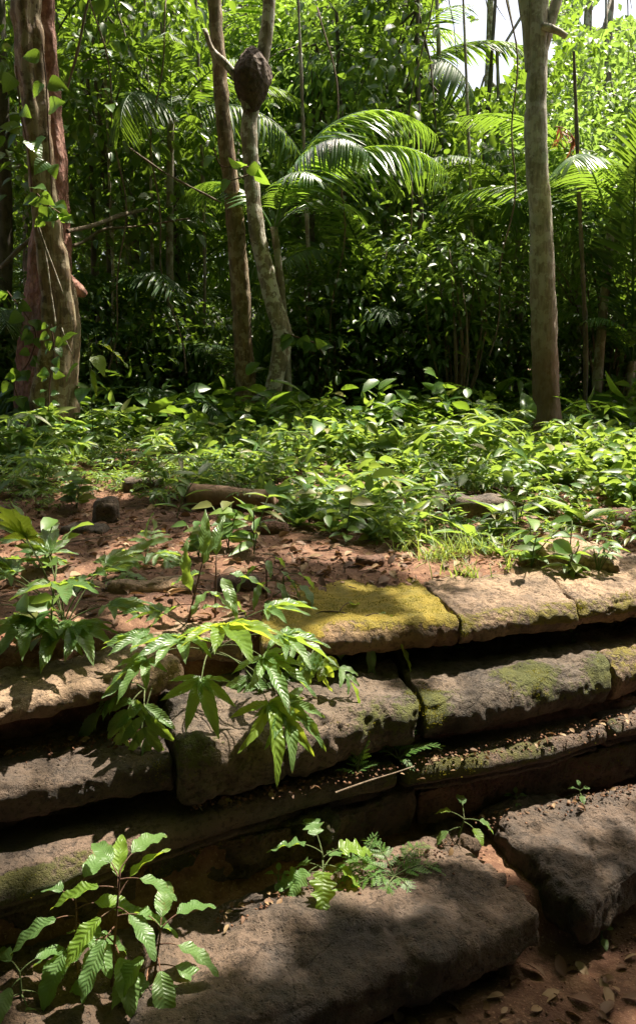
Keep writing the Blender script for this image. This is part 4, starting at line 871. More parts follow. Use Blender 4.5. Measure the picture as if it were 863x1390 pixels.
def hdens(X, Y):
    nzv = vnoise(np.array([[X, Y, 0]]), 1.1, 5)[0]*.5+.5; edge = 4.93-.60*math.tanh(2.2*(X+.30))+.22*math.sin(X*4.1+.5)
    return float(np.clip((Y-edge)/.8, 0, 1))*(.35+.65*nzv)*(1.0 if X > -1.5 or Y > 7 else .8)
HW = np.repeat(np.array([.34, .17, .07, .2, .08, .14])/4, 4); HW /= HW.sum()
hb = MB(); pts = band_points(3700, 4.3, 12.5, hdens); scatter_herbs(hb, pts, np.minimum(1.15, np.exp(rng.normal(size=len(pts))*.33-.48))*(.75+.06*pts[:, 1])*(1+.35*vnoise(pts, .8, 88)), HW)
tag(obj('ground_cover', hb.mesh('ground_cover', M['herb'])), 'bright green mixed herbs carpeting the mound behind the stones', 'undergrowth', kind='stuff')
hb = MB(); pts = band_points(1000, 8.2, 15, lambda X, Y: 1); scatter_herbs(hb, pts, np.exp(rng.normal(size=len(pts))*.3+.38), HW)
tag(obj('shaded_undergrowth', hb.mesh('shaded_undergrowth', M['leaf_mid'])), 'dark undergrowth on the forest floor between the trunks', 'undergrowth', kind='stuff')
# grass tufts
for i, (px, py, n, h, lab) in enumerate([(590, 760, 90, .17, 'sunlit grass tuft just above the mossy coping, the leftmost of its patch'), (625, 752, 90, .16, 'largest sunlit grass tuft in the middle of the patch'), (660, 748, 70, .14, 'pale grass tuft left of the tilted slab'), (632, 785, 60, .14, 'grass tuft closest to the coping stones'), (575, 735, 60, .14, 'grass tuft behind the others near the herbs'), (548, 748, 30, .12, 'thin grass tuft beside the squared red stone'), (690, 770, 25, .10, 'sparse grass blades near the coping joint')]):
    c = G(px, py); D = rdir(n, 1.6); D[:, 2] = np.abs(D[:, 2])+.25; p = c+rng.normal(size=(n, 3))*np.array([.05, .04, 0]); b = MB(); b.batch(T_grass, p, D, -D*np.array([1, 1, 0])+np.array([0, 0, .5]), np.stack([h*rng.uniform(.5, 1.2, n), np.full(n, .22)], 1))
    tag(obj('grass_tuft', b.mesh('grass_tuft', M['grass'], origin=c), None, c), lab, 'grass', 'grass tufts on the terrace')

# ------------------------------------------------------------------ individual herbs and foreground plants
def leafobj(T, mat, parent, p, d, n, ln, wd, name='leaf', sub=None):
    b = MB(); b.batch(T, [np.zeros(3)], [d], [n], [(ln, wd)]); return obj(name, b.mesh(name, M[mat]), parent, p)
def pinnate_leaf(parent, p0, d0, L, sag, pairs, ll, lw, T, mat, pet=.35, stemmat='stem_green', term=1.15, r=None):
    """compound leaf: one 'leaf' part with its stalk as a sub-part"""
    r = r or rng
    if T is H_pinn: ll *= 1.42; lw *= .74; pairs = max(2, pairs-1)
    P = arc(p0, d0, L, sag, 20); pos = []; D = []; N = []; S = []
    for k in range(pairs):
        s = pet+(1-pet)*(k+.3)/(pairs+.3); i = int(s*20); t = P[min(i+1, 20)]-P[i]; t /= np.linalg.norm(t); lat = np.cross(t, (0, 0, 1)); lat /= np.linalg.norm(lat)+1e-6; up = np.cross(lat, t)
        for sd in (-1, 1):
            a = R(58-22*k/max(1, pairs-1))+r.normal()*.08; d = t*math.cos(a)+lat*sd*math.sin(a)+up*.12; d[2] -= .15
            pos.append(P[i]+r.normal(size=3)*.002); D.append(d); N.append(up+r.normal(size=3)*.18+lat*sd*-.15); q = ll*(1-.25*k/pairs)*r.uniform(.85, 1.1); S.append((q, q*lw))
    t = P[-1]-P[-2]; pos.append(P[-1]); D.append(t); lat = np.cross(t, (0, 0, 1)); N.append(np.cross(lat, t)+r.normal(size=3)*.0003); S.append((ll*term, ll*term*lw*1.05))
    b = MB(); b.batch(T, np.array(pos)-p0, D, N, S); o = obj('leaf', b.mesh('leaf', M[mat]), parent, p0)
    st = MB(); tube(st, P-p0, np.linspace(.0032, .0012, len(P)), 6); obj('stalk', st.mesh('stalk', M[stemmat]), o); return o
def palmate_leaf(parent, p0, d0, L, sag, n, ll, lw, mat, stemmat='stem_green'):
    sag *= .62; ll *= 1.12; lw *= .78; A = arc(p0, d0, L, sag, 12); t = A[-1]-A[-2]; t /= np.linalg.norm(t); lat = np.cross(t, (0, 0, 1)); lat /= np.linalg.norm(lat)+1e-6; up = np.cross(lat, t)
    if up[2] < 0: up = -up
    t = t+np.array([0, 0, -.10]); t /= np.linalg.norm(t); pos = []; D = []; N = []; S = []
    for k in range(n):
        f = (k-(n-1)/2)/((n-1)/2); a = f*R(88)+rng.normal()*.07; d = t*math.cos(a)+lat*math.sin(a)+up*(.10*abs(f)); pos.append(A[-1]-t*.01); D.append(d)
        N.append(up+rng.normal(size=3)*.16-lat*f*.25); q = ll*(1-.42*abs(f)**1.3)*rng.uniform(.9, 1.08); S.append((q, q*lw))
    b = MB(); b.batch(H_lobe, np.array(pos)-p0, D, N, S); o = obj('leaf', b.mesh('leaf', M[mat]), parent, p0)
    st = MB(); tube(st, A-p0, np.linspace(.0034, .0018, len(A)), 6); obj('stalk', st.mesh('stalk', M[stemmat]), o); return o
H_lobe = tmpl(hp(lambda t: .135*(.42+.58*math.sin(math.pi*min(1, t*.92+.08)**.9))*(1-t**6)*(1+(.07 if int(t*18) % 2 else -.03)), 18), 2, .26, .24, .45)
def plant(name, label, base, leaves, T=H_pinn, mat='fg_leaf', stemmat='stem_green', stem=None, cat='plant', group=None):
    """leaves: (az, elev, L, sag, pairs, leaflet length, width, height on stem)"""
    t = thing(name, label, cat, base, group); P = None
    if stem:
        P = arc((0, 0, -.02), stem[0], stem[1], stem[2], 14); b = MB(); tube(b, P, np.linspace(.0055, .0028, 15), 7); obj('stem', b.mesh('stem', M[stemmat]), t)
    for q in leaves:
        az, el, L, sag, pairs, ll, lw, hs = q[:8]; TT = q[8] if len(q) > 8 else T; mm = q[9] if len(q) > 9 else mat
        d = np.array([math.cos(R(az))*math.cos(R(el)), math.sin(R(az))*math.cos(R(el)), math.sin(R(el))]); p0 = P[int(hs*14)] if P is not None else np.array([rng.normal()*.01, rng.normal()*.01, 0])
        if TT == 'P' if isinstance(TT, str) else False: palmate_leaf(t, p0, d, L, sag, pairs, ll, lw, mm)
        elif pairs: pinnate_leaf(t, p0, d, L, sag, pairs, ll, lw, TT, mm)
        else:
            A = arc(p0, d, L, sag, 8); st = MB(); tube(st, A, np.linspace(.0028, .0016, 9), 5); dd = A[-1]-A[-2]; dd /= np.linalg.norm(dd); dd[2] -= .15
            lat = np.cross(dd, (0, 0, 1)); nn = np.cross(lat, dd)+rng.normal(size=3)*.15
            b = MB(); b.batch(TT, [np.zeros(3)], [dd], [nn], [(ll, ll*lw)]); o = obj('leaf', b.mesh('leaf', M[mm]), t, A[-1]); obj('stalk', st.mesh('stalk', M[stemmat]), o, -A[-1])
    return t
# az 0 = right, 90 = away, 180 = left, 270 = towards the camera
plant('lobed_plant', 'large plant with long toothed leaflets over the left slab', G(92, 852)+[0, 0, .02],
      [(188, 38, .34, 1.3, 7, .21, 1.15, 0, 'P'), (215, 60, .34, 1.2, 7, .20, 1.15, 0, 'P'), (250, 50, .20, 1.8, 7, .22, 1.2, 0, 'P'), (285, 62, .34, 1.6, 5, .24, 1.2, 0, 'P'), (330, 65, .30, 1.4, 7, .19, 1.15, 0, 'P'), (120, 62, .34, 1.0, 7, .18, 1.1, 0, 'P'), (165, 72, .40, 1.0, 7, .20, 1.1, 0, 'P'), (50, 60, .30, 1.2, 6, .17, 1.1, 0, 'P'), (270, 35, .14, 1.2, 7, .22, 1.2, 0, 'P'), (200, 15, .20, 1.0, 7, .2, 1.2, 0, 'P'), (235, 75, .42, 1.0, 7, .22, 1.2, 0, 'P', 'fg_yellow'), (350, 40, .22, 1.0, 7, .18, 1.2, 0, 'P'), (300, 30, .14, 1.0, 7, .2, 1.2, 0, 'P'), (180, 60, .30, 1.0, 7, .2, 1.2, 0, 'P')])
plant('lobed_plant', 'biggest foreground plant spilling over the broken tan slab', PZ(285, 885, .0),
      [(255, 55, .22, 1.5, 7, .22, 1.15, 0, 'P'), (292, 62, .28, 1.8, 7, .26, 1.2, 0, 'P', 'fg_yellow'), (318, 40, .34, 1.7, 6, .22, 1.05, 0, 'P'), (338, 45, .34, 1.5, 7, .20, 1.1, 0, 'P'), (310, 22, .42, 1.9, 6, .25, .95, 0, 'P', 'fg_yellow'), (322, 12, .40, 1.5, 6, .22, .95, 0, 'P'), (200, 42, .28, 1.2, 7, .17, 1.1, 0, 'P'), (225, 35, .30, 1.5, 6, .18, 1.1, 0, 'P'), (5, 55, .3, 1.4, 7, .18, 1.1, 0, 'P'), (165, 55, .26, 1.4, 6, .16, 1.1, 0, 'P'), (270, 20, .22, 1.5, 6, .20, 1.1, 0, 'P')])
plant('upright_seedling', 'upright plant with three long pointed leaves above the broken slab', G(252, 868),
      [(140, 75, .04, .2, 0, .22, .95, .55, H_lance), (20, 72, .04, .2, 0, .20, .95, .9, H_lance), (60, 80, .04, 0, 0, .19, .95, 1, H_lance), (200, 20, .05, .5, 0, .16, .9, .45, H_lance), (340, 15, .06, .5, 0, .17, .9, .7, H_lance), (0, 40, .05, .3, 0, .13, .9, .35, H_lance)], stem=((.25, -.1, 1), .34, .1), stemmat='stem_brown')
plant('upright_seedling', 'plant with tall folded pointed leaves behind the biggest foreground plant', G(292, 838),
      [(90, 72, .04, .3, 0, .20, 1.0, 1, H_lance), (170, 35, .05, .6, 0, .17, 1.0, .8, H_lance), (10, 30, .06, .6, 0, .20, 1.0, .8, H_lance), (300, 20, .07, .8, 0, .19, 1.0, .9, H_lance), (240, 25, .05, .6, 0, .16, 1.0, .6, H_lance), (30, 0, .06, .6, 0, .16, 1.0, .5, H_lance)], stem=((.05, -.1, 1), .27, .1), stemmat='stem_brown')
plant('overhanging_sprig', 'sprig with hanging leaves over the yellow mossy slab', G(405, 838),
      [(350, 0, .08, .8, 0, .22, .8, 1.0, H_lance, 'fg_yellow'), (280, -30, .06, .8, 0, .20, .75, .98, H_lance), (20, 35, .08, .8, 0, .17, .8, .9, H_lance, 'fg_yellow'), (310, -10, .08, .8, 0, .24, .6, .78, H_lance), (230, 0, .08, .8, 0, .17, .8, .7, H_lance), (280, -20, .08, 1, 0, .13, 1.2, .62, H_broad, 'fg_yellow'), (60, 40, .1, 1, 0, .18, .8, .6, H_lance, 'fg_yellow'), (200, 20, .08, 1, 0, .14, .9, .45, H_lance), (310, 0, .08, 1, 0, .16, .9, .4, H_lance)], stem=((.75, -.45, .62), .40, 1.0), stemmat='stem_brown')
plant('overhanging_sprig', 'pale green sprig hanging in the gap below the mossy slab', PZ(405, 868, -.02),
      [(330, 0, .12, 1.2, 3, .07, 1.2, 1), (290, -20, .10, 1.2, 2, .07, 1.2, .7, H_broad, 'fg_yellow'), (250, 0, .10, 1.2, 3, .07, 1.2, .5, H_broad), (200, 20, .10, 1.0, 3, .07, 1.2, .3)], stem=((.6, -.5, .3), .18, 1.2))
plant('leafy_fern', 'small pinnate seedling on the soil at the far left', G(40, 765),
      [(180, 35, .2, 1.2, 3, .10, 1.0, 0), (0, 35, .2, 1.2, 3, .10, 1.0, 0), (260, 45, .18, 1.3, 3, .10, 1.0, 0), (80, 55, .2, 1.0, 3, .1, 1.0, 0)])
plant('leafy_fern', 'pinnate seedling standing on the bare soil at the centre left', G(195, 758),
      [(180, 35, .22, 1.2, 4, .11, 1.0, 0), (0, 35, .22, 1.2, 4, .11, 1.0, 0), (250, 40, .20, 1.4, 4, .11, 1.1, 0), (320, 40, .22, 1.3, 4, .11, 1.1, 0), (90, 55, .22, 1.0, 4, .1, 1.1, 0), (95, 80, .10, 0, 0, .15, 1, 0, H_lance)], stem=None)
plant('leafy_fern', 'low spreading plant behind the large left one', G(135, 792),
      [(180, 30, .22, 1.2, 4, .11, 1.0, 0), (0, 30, .28, 1.2, 5, .11, 1.0, 0), (240, 40, .20, 1.4, 4, .11, 1.1, 0), (330, 30, .26, 1.3, 5, .11, 1.1, 0), (60, 55, .22, 1.0, 4, .1, 1.1, 0)])
plant('broadleaf_seedling', 'dark green seedling with drooping leaves between the slabs', G(362, 812),
      [(a, e, .07, .8, 0, l, 1.0, h, H_lance) for a, e, l, h in [(0, 10, .15, .9), (60, 30, .12, 1), (130, 30, .12, .8), (190, 10, .14, .9), (250, 10, .13, .7), (320, 10, .15, .7), (280, 40, .12, 1)]], stem=((0, 0, 1), .20, .1), stemmat='stem_brown')
plant('broadleaf_seedling', 'seedling with arching leaves left of the yellow mossy slab', G(385, 822),
      [(a, e, .08, .9, 0, l, 1.0, h, H_broad) for a, e, l, h in [(340, 20, .13, .9), (30, 30, .12, 1), (150, 30, .11, .8), (210, 0, .12, .6), (290, 5, .12, .7)]], stem=((0, 0, 1), .16, .1))
plant('leafy_fern', 'small pinnate plant hanging in front of the grey bulky stone', PZ(345, 905, -.15),
      [(300, 10, .2, 1.5, 4, .09, 1.1, 0), (340, 20, .22, 1.5, 4, .09, 1.1, 0), (250, 10, .18, 1.6, 4, .09, 1.1, 0), (20, 30, .18, 1.2, 4, .08, 1.1, 0)])
plant('leafy_fern', 'plant dangling at the gap beneath the left coping slab', PZ(200, 935, -.10),
      [(200, 20, .2, 1.5, 4, .09, 1.2, 0), (240, 10, .2, 1.9, 4, .10, 1.2, 0), (280, 5, .2, 1.9, 4, .10, 1.2, 0), (180, 45, .18, 1.3, 3, .09, 1.2, 0), (260, -30, .2, .8, 0, .15, .8, 0, H_lance)])
# lower left plant with serrate leaves
plant('serrate_plant', 'serrate leaved plant in the bottom left corner', PZ(150, 1345, -.80),
      [(a, e, .06, .5, 0, l, lw, h, H_serr, m) for a, e, l, lw, h, m in [(60, 40, .16, 1, 1, 'fg_leaf'), (130, 45, .14, 1, .98, 'fg_leaf'), (0, 20, .13, 1, .95, 'fg_leaf'), (190, 30, .15, 1, .86, 'fg_yellow'), (100, 60, .15, .9, .85, 'fg_yellow'), (50, 55, .15, .8, .8, 'fg_yellow'), (230, 15, .15, 1, .78, 'fg_yellow'), (320, 20, .15, 1, .76, 'fg_leaf'), (10, 15, .15, 1, .66, 'fg_leaf'), (250, 10, .16, 1, .6, 'fg_leaf'), (200, 10, .15, 1, .5, 'fg_leaf'), (300, 10, .16, 1.1, .45, 'fg_leaf'), (150, 30, .15, 1, .45, 'fg_leaf'), (220, 0, .16, 1, .3, 'fg_leaf'), (330, 5, .15, 1, .3, 'fg_leaf')]], stem=((.10, .05, 1), .42, .05), stemmat='stem_brown')
plant('serrate_plant', 'second serrate leaved plant with shiny leaves beside the bottom slab', PZ(205, 1350, -.80),
      [(a, e, .06, .6, 0, l, lw, h, H_serr) for a, e, l, lw, h in [(40, 40, .14, 1.1, 1), (140, 35, .13, 1.1, 1), (90, 60, .13, 1.1, .9), (350, 25, .15, 1, .8), (10, 5, .15, 1, .55), (230, 15, .15, 1, .8), (290, 10, .15, 1.1, .7), (320, 0, .15, 1.1, .45), (200, 5, .14, 1, .5), (260, 0, .15, 1, .35), (340, 0, .14, 1, .25)]], stem=((.15, .05, 1), .24, .05), stemmat='stem_brown')
plant('serrate_plant', 'shorter serrate leaved plant at the left of the bottom left group', PZ(105, 1330, -.80),
      [(a, e, .06, .6, 0, l, lw, h, H_serr, m) for a, e, l, lw, h, m in [(70, 50, .15, 1.1, 1, 'fg_leaf'), (150, 40, .14, 1.1, .97, 'fg_leaf'), (10, 35, .14, 1.1, .9, 'fg_yellow'), (200, 25, .16, 1, .8, 'fg_leaf'), (320, 20, .15, 1.1, .75, 'fg_leaf'), (250, 10, .16, 1.1, .6, 'fg_leaf'), (30, 10, .15, 1, .5, 'fg_leaf'), (170, 10, .15, 1, .45, 'fg_leaf'), (290, 0, .16, 1.1, .35, 'fg_leaf')]], stem=((.02, .05, 1), .30, .05), stemmat='stem_brown')
plant('serrate_plant', 'low leafy sprout cut by the left bottom corner', PZ(30, 1370, -.8),
      [(a, e, .05, .6, 0, l, 1, h, H_serr) for a, e, l, h in [(40, 40, .13, 1), (140, 35, .13, 1), (260, 30, .13, .9), (0, 10, .12, .6), (200, 5, .14, .5), (310, 5, .14, .5)]], stem=((.0, .05, 1), .14, .05))
# foot of the wall
plant('lobed_leaf_plant', 'small plant with lobed bright leaves growing from the wall foot', PZ(440, 1195, -.745),
      [(a, e, .07, .6, 0, l, 1.05, h, H_lobed, m) for a, e, l, h, m in [(170, 40, .14, 1, 'fg_leaf'), (110, 50, .12, 1, 'fg_leaf'), (20, 35, .14, .9, 'fg_yellow'), (350, 10, .12, .7, 'fg_yellow'), (270, 20, .14, .8, 'fg_yellow'), (220, 20, .12, .7, 'fg_leaf'), (300, 0, .13, .4, 'fg_yellow'), (200, 35, .13, .4, 'fg_leaf'), (60, 30, .12, .5, 'fg_leaf'), (140, 15, .12, .5, 'fg_leaf')]], stem=((-.05, -.1, 1), .14, .1))
def fern(label, base, fr):
    t = thing('fern', label, 'fern', base)
    for az, el, L, sag, np_ in fr:
        d = np.array([math.cos(R(az))*math.cos(R(el)), math.sin(R(az))*math.cos(R(el)), math.sin(R(el))]); pinnate_leaf(t, np.zeros(3), d, L, sag, np_, L*.26, 1.15, T_fernp, 'fern', pet=.22, term=.5)
def fernp():
    V = []; F3 = []; UV = []
    for k in range(6):
        for sd in (-1, 1):
            y = .08+k*.15; wl = .17*(1-k*.13); b0 = len(V); V += [(0, y-.02, 0), (sd*wl, y+.06, .0), (sd*wl*.9, y+.11, -.01), (0, y+.10, 0)]; UV += [(0, y, 0)]*4
            F3 += [(b0, b0+1, b0+2), (b0, b0+2, b0+3)] if sd > 0 else [(b0, b0+2, b0+1), (b0, b0+3, b0+2)]
    return np.array(V, float), [np.array(F3)], np.array(UV, float)
T_fernp = fernp()
fern('delicate fern on top of the long moulding', PZ(540, 1030, -.45), [(60, 55, .21, .8, 12), (120, 60, .21, .9, 12), (0, 45, .18, 1.0, 10), (170, 40, .18, 1.0, 10), (300, 30, .10, 1, 7)])
fern('narrow upright fern frond beside the delicate fern', PZ(485, 1050, -.45), [(70, 72, .19, .5, 12), (100, 50, .14, 1.0, 10), (30, 40, .10, 1.0, 8), (200, 40, .09, .8, 7)])
fern('dark green fern clump between the two bottom slabs and the riser', PZ(535, 1190, -.745), [(170, 42, .24, 1.5, 12), (50, 45, .24, 1.5, 12), (120, 50, .22, 1.5, 12), (200, 30, .22, 1.4, 11), (15, 35, .24, 1.5, 11), (300, 30, .16, 1.4, 9), (245, 25, .18, 1.3, 9)])
fern('small fern at the left of the dark clump', PZ(492, 1180, -.745), [(150, 45, .14, 1.2, 10), (60, 60, .14, 1.1, 9), (220, 30, .12, 1.1, 9), (330, 40, .11, 1.1, 8)])
plant('wall_herb', 'little three leaved herb on the corner of the right slab', PZ(622, 1130, -.72),
      [(a, e, .06, .5, 0, l, 1, h, H_broad, m) for a, e, l, h, m in [(0, 10, .08, 1, 'fg_leaf'), (90, 50, .07, 1, 'fg_leaf'), (150, 30, .07, 1, 'fg_yellow'), (300, 20, .07, .9, 'fg_yellow'), (200, 10, .07, .6, 'fg_leaf')]], stem=((.25, 0, 1), .08, .1))
for px, py, z, lab in [(786, 1082, -.73, 'tiny seedling at the back of the right bottom slab'), (815, 1275, -.96, 'tiny seedling on the soil at the lower right'), (378, 1200, -.74, 'tiny seedling in the dark left of the lobed plant'), (575, 885, -.24, 'pair of small lobed leaves under the coping'), (612, 890, -.24, 'lobed leaf hanging out on the grey stone'), (775, 872, -.22, 'tiny pale seedling at the joint of the coping stones'), (700, 1092, -.73, 'little sprout behind the right bottom slab')]:
    TT = H_lobed if z == -.24 else H_broad; k = 1.5 if z == -.24 else 1
    plant('seedling', lab, PZ(px, py, z), [(a, e, .02, .3, 0, l*k, 1.1, h, TT) for a, e, l, h in [(160, 30, .035, 1), (20, 30, .035, 1), (270, 10, .04, .8), (90, 60, .03, 1)]], stem=((0, 0, 1), .05, .1))
# herbs standing at the edge of the carpet
MIDS = [(105, 690, 'ovate'), (60, 668, 'lance'), (20, 660, 'pinnate'), (240, 705, 'lance'), (420, 712, 'ovate'), (470, 735, 'ovate'), (540, 720, 'rosette'), (590, 725, 'lance'), (640, 735, 'rosette'), (700, 735, 'lance'), (720, 770, 'ovate'), (770, 790, 'ovate'), (810, 785, 'trefoil'), (690, 715, 'rosette'), (835, 745, 'pinnate'), (790, 715, 'rosette'), (310, 745, 'ovate'), (345, 752, 'lance'), (60, 775, 'ovate'), (70, 880, 'ovate'), (270, 758, 'ovate'), (520, 700, 'palmate'), (395, 640, 'palmate'), (375, 690, 'pinnate'), (170, 630, 'lance'), (210, 690, 'pinnate'), (850, 690, 'lance'), (450, 690, 'pinnate')]
adj = {'ovate': 'herb with oval leaves', 'lance': 'herb with narrow pointed leaves', 'rosette': 'rosette of long strap leaves', 'trefoil': 'low three leaved herb', 'palmate': 'herb with starlike leaves', 'pinnate': 'herb with feathered leaves'}
def where(px, py):
    L = [(145, 700, 'upright mossy rock'), (310, 690, 'fallen log'), (372, 715, 'small red brick-like stone'), (500, 760, 'squared red stone'), (652, 690, 'flat topped block'), (785, 750, 'flat tilted slab'), (735, 590, 'tall right tree'), (620, 765, 'grass patch'), (850, 790, 'thin pale slab'), (195, 655, 'pale rounded rock'), (60, 850, 'large left plant'), (372, 590, 'curved pale tree')]
    a = min(L, key=lambda q: (q[0]-px)**2+4*(q[1]-py)**2); dx, dy = px-a[0], py-a[1]
    return ('right of' if dx > abs(dy)*1.2 else 'left of' if -dx > abs(dy)*1.2 else 'in front of' if dy > 0 else 'behind')+' the '+a[2]
seen = set()
for i, (px, py, kd) in enumerate(MIDS):
    T, pos, D, N, S, stems = protos[KINDS_.index(kd)*4+i % 4]; base = G(px, py); sc = 1.15
    lab = '%s %s' % (adj[kd], where(px, py))
    if lab in seen: lab = 'smaller '+lab; sc = .85
    if lab in seen: lab = lab.replace('smaller ', 'third ')
    seen.add(lab)
    t = thing('herb', lab, 'plant', base, 'herbs at the edge of the undergrowth'); b = MB(); b.batch(T, pos*sc, D, N, S*sc); obj('foliage', b.mesh('foliage', M['herb']), t)
    if stems:
        b = MB()
        for P, r_ in stems: tube(b, P*sc, r_, 5)
        obj('stem', b.mesh('stem', M['stem_green']), t)
plant('sprout', 'bright green sprout with big leaves at the foot of the tall right tree', GX(722, 7.9)+[0, 0, .05],
      [(120, 68, .05, 0, 0, .36, .7, 1, H_broad, 'leaf_bright'), (10, 30, .06, .5, 0, .36, .65, 1, H_lance, 'leaf_bright'), (350, 5, .06, .3, 0, .28, .6, .9, H_lance, 'fg_yellow')], stem=((0, 0, 1), .22, 0), stemmat='stem_brown')
plant('sprout', 'bent sprig with glowing leaves in front of the left shade', GX(165, 6.8),
      [(340, 10, .1, .5, 3, .17, 1.1, 1, H_lance, 'fg_yellow'), (20, 40, .06, .4, 0, .18, .9, .9, H_lance, 'fg_yellow')], stem=((.5, 0, .8), .42, .4), stemmat='stem_brown')
plant('sprout', 'sapling with yellow green leaves beside the thick left tree', GX(128, 7.6),
      [(350, 20, .1, .6, 0, .36, .6, .95, H_lance, 'fg_yellow'), (180, 25, .1, .6, 0, .22, 1, 1, H_heart, 'heart'), (330, -10, .08, .6, 0, .20, .9, .9, H_heart, 'fg_yellow'), (300, -30, .1, .6, 0, .26, .7, .8, H_lance, 'fg_yellow'), (200, 5, .1, .6, 0, .2, 1, .8, H_heart, 'heart'), (30, 50, .1, .6, 0, .2, 1, .7, H_heart, 'heart'), (260, 20, .1, .6, 0, .2, 1, .6, H_heart, 'heart')], stem=((0, 0, 1), 1.15, 0), stemmat='stem_green')
# climbers on the left trees
def climber(label, pts, Y, n, ll, seed):
    r = np.random.default_rng(seed); S = spline(px_path([(a, b_, 3) for a, b_ in pts], Y), .03); base = S[-1][:3].copy(); t = thing('climbing_vine', label, 'vine', base)
    b = MB(); tube(b, S[:, :3]-base, .007, 7); obj('stem', b.mesh('stem', M['stem_brown']), t)
    for k in range(n):
        i = min(len(S)-1, max(0, int(len(S)*(k+.5+r.normal()*.8)/n))); sd = 1 if k % 2 else -1; d = np.array([sd*r.uniform(.1, 1), -r.uniform(.1, .6), r.uniform(-1.1, .2)]); p = S[i][:3]-base
        b = MB(); q = ll*r.uniform(.7, 1.15); b.batch(H_heart, [np.array([sd*.03, -.03, 0])], [d], [np.array([r.normal()*.7, -1, .5+r.normal()*.6])], [(q, q*1.05)]); obj('leaf', b.mesh('leaf', M['heart']), t, p)
climber('climber with big hanging heart leaves on the right side of the thick left tree', [(58, 60), (63, 110), (66, 170), (70, 240), (72, 300)], 8.0, 9, .19, 1)
climber('climber with heart leaves on the left edge of the thick left tree', [(22, 90), (30, 160), (40, 210), (44, 260)], 8.05, 6, .18, 2)
climber('leafy climber covering the trunk where it narrows', [(50, 262), (62, 275), (75, 285), (85, 292), (60, 300)], 7.9, 11, .15, 3)
climber('dense climber at the foot of the red tree', [(10, 395), (30, 420), (48, 450), (40, 490), (20, 520), (35, 560)], 8.1, 24, .14, 4)
climber('climber hugging the lower trunk of the thick left tree', [(70, 440), (74, 480), (68, 520), (66, 560), (60, 590)], 7.75, 24, .10, 5)
climber('hanging vine with pale leaves beside the curved tree', [(385, 452), (410, 460), (430, 468), (438, 480)], 9.0, 7, .16, 6)
climber('vine with dangling leaves between the twin trunks', [(290, 200), (300, 225), (330, 225), (345, 230), (300, 250)], 8.9, 5, .2, 7)
for i, (pts, lab) in enumerate([([(52, 310), (62, 345), (70, 400), (76, 440)], 'thin pale aerial root on the thick left tree'), ([(50, 300), (68, 350), (86, 398)], 'second aerial root crossing the thick left tree'), ([(84, 445), (90, 462), (98, 480)], 'short pale root low on the thick left tree')]):
    S = spline(px_path([(a, b_, 2) for a, b_ in pts], 7.93), .03); b = MB(); tube(b, S[:, :3], .008, 6, .003, i); tag(obj('aerial_root', b.mesh('aerial_root', M['bark_pale'], origin=S[0][:3]), None, S[0][:3]), lab, 'root')

# ------------------------------------------------------------------ log, sticks, litter
a, b_ = G(258, 690)+[0, 0, .07], G(372, 700)+[0, .1, .06]
s = np.linspace(0, 1, 26)[:, None]; P = a*(1-s)+b_*s+np.array([0, 0, .03]); b = MB(); tube(b, P, .085*(1-.12*s[:, 0]), 26, .010, 4); b.f.append(np.arange(26)); tag(obj('fallen_log', b.mesh('fallen_log', M['log'], origin=a), None, a), 'short brown rotting log lying in the herbs', 'log')
def stick(label, pts, r_, name='stick', mat='twig'):
    S = spline(np.array(pts, float), .02); b = MB(); tube(b, S, np.linspace(r_, r_*.5, len(S)), 7, r_*.25, 3); tag(obj(name, b.mesh(name, M[mat], origin=S[0]), None, S[0]), label, 'stick')
stick('thin stick lying along the top of the long moulding', [PZ(455, 1076, -.445), PZ(500, 1060, -.44), PZ(545, 1046, -.44), PZ(562, 1040, -.44)], .004)
stick('fine root curling out of the crack beside the squared block', [PZ(250, 1060, -.36), PZ(262, 1075, -.38), PZ(266, 1088, -.42), PZ(275, 1100, -.44)], .003, 'root')
stick('twig lying on the squared left block', [PZ(150, 1012, -.255), PZ(165, 1002, -.25), PZ(170, 995, -.24)], .004)
stick('long twig on the red soil at the left', [G(60, 745)+[0, 0, .01], G(110, 738)+[0, 0, .02], G(160, 728)+[0, 0, .01]], .005)
stick('curved twig on the soil in front of the log', [G(250, 722)+[0, 0, .01], G(300, 716)+[0, 0, .02], G(345, 722)+[0, 0, .01]], .005)
# litter: dead leaves and crumbs
def surf(px, py): return G(px, py)
lb = MB(); n = 5500; X = rng.uniform(-2.6, 2.8, n); Y = rng.uniform(2.0, 8, n); Z = terrain(X, Y)+.014; ok = (Y > yA(X)+.35) | (Y < yD(X)+.02) | ((Y > yC(X)+.17) & (Y < yC(X)+.3) & (rng.uniform(size=n) < .9)); P = np.stack([X, Y, Z], 1)[ok]; D = rdir(len(P)); D[:, 2] *= .2
lb.batch(T_oval, P, D, rdir(len(P), 2.5), rng.uniform(.025, .09, len(P)))
LEDGE = [(520, 900, 862, 846, -.232, 9), (250, 1092, 545, 1036, -.447, 8), (560, 1030, 862, 968, -.447, 12), (0, 1018, 212, 990, -.255, 9), (290, 1240, 620, 1142, -.735, 16), (640, 1112, 862, 1066, -.725, 10), (320, 905, 500, 895, -.23, 8), (0, 880, 180, 850, -.02, 12)]
def ledge(n):
    o = []
    for k in range(n):
        a = LEDGE[rng.integers(len(LEDGE))]; f = rng.uniform(); o.append(PZ(a[0]+(a[2]-a[0])*f, a[1]+(a[3]-a[1])*f+abs(rng.normal())*a[5]-4, a[4]+.004))
    return np.array(o)
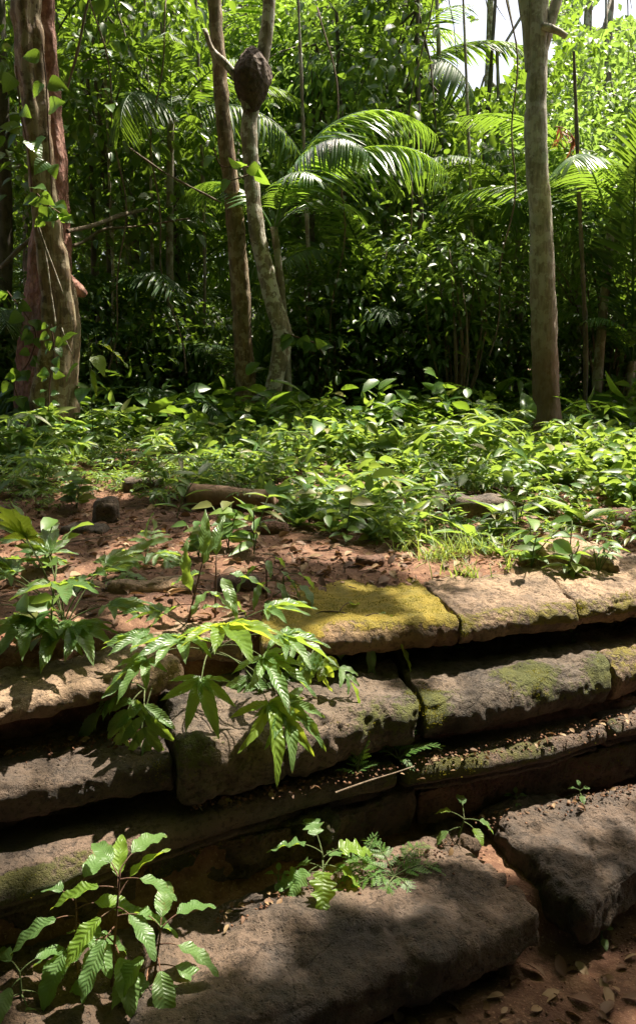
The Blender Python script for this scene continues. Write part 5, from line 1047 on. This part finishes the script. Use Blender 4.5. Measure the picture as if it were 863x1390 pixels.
P = ledge(330); D = rdir(len(P)); D[:, 2] *= .3; lb.batch(T_oval, P, D, rdir(len(P), 2.2), rng.uniform(.01, .04, len(P)))
tag(obj('leaf_litter', lb.mesh('leaf_litter', M['dead_leaf'])), 'brown dead leaves scattered over soil and ledges', 'leaf litter', kind='stuff')
def crumbs(n, zone):
    b = MB(); base = np.array([(1, 0, 0), (-1, 0, 0), (0, 1, 0), (0, -1, 0), (0, 0, 1), (0, 0, -1)], float); FF = np.array([(0, 2, 4), (2, 1, 4), (1, 3, 4), (3, 0, 4), (2, 0, 5), (1, 2, 5), (3, 1, 5), (0, 3, 5)])
    P = zone(n); s = rng.uniform(.002, .009, len(P)); V = (P[:, None]+(base[None]*rng.uniform(.5, 1.2, (len(P), 6, 1)))*s[:, None, None]).reshape(-1, 3)
    b.v.append(V); b.uv.append(np.zeros((len(V), 3))); b.m.append(np.zeros(len(V))); b.f.append(('B', (FF[None]+(np.arange(len(P))*6)[:, None, None]).reshape(-1, 3))); b.n = len(V); return b
def zone(n):
    X = rng.uniform(-2.4, 2.6, n); Y = rng.uniform(2.0, 7, n); ok = (Y > yA(X)+.3) | (Y < yC(X)-.15) | ((Y > yC(X)+.14) & (Y < yC(X)+.32)); X, Y = X[ok], Y[ok]; return np.concatenate([np.stack([X, Y, terrain(X, Y)+.003], 1), ledge(1300)-np.array([0, 0, .004])])
tag(obj('soil_crumbs', crumbs(7000, zone).mesh('soil_crumbs', M['soil'])), 'crumbs and clods of red soil', 'soil', kind='stuff')
tb = MB()
for k in range(1100):
    x = rng.uniform(-2.3, 2.5); y = rng.uniform(3.2, 8)
    if y < yA(x)+.35 and not (yC(x)+.17 < y < yC(x)+.3): continue
    a = rng.uniform(0, 6.28); l = rng.uniform(.03, .14); z = tz(x, y)+.008; tube(tb, [(x, y, z), (x+l/2*math.cos(a), y+l/2*math.sin(a), z+.008), (x+l*math.cos(a+.3), y+l*math.sin(a+.3), z+.002)], rng.uniform(.001, .003), 4)
tag(obj('twig_litter', tb.mesh('twig_litter', M['twig'])), 'fine dry twigs strewn on the soil', 'twigs', kind='stuff')
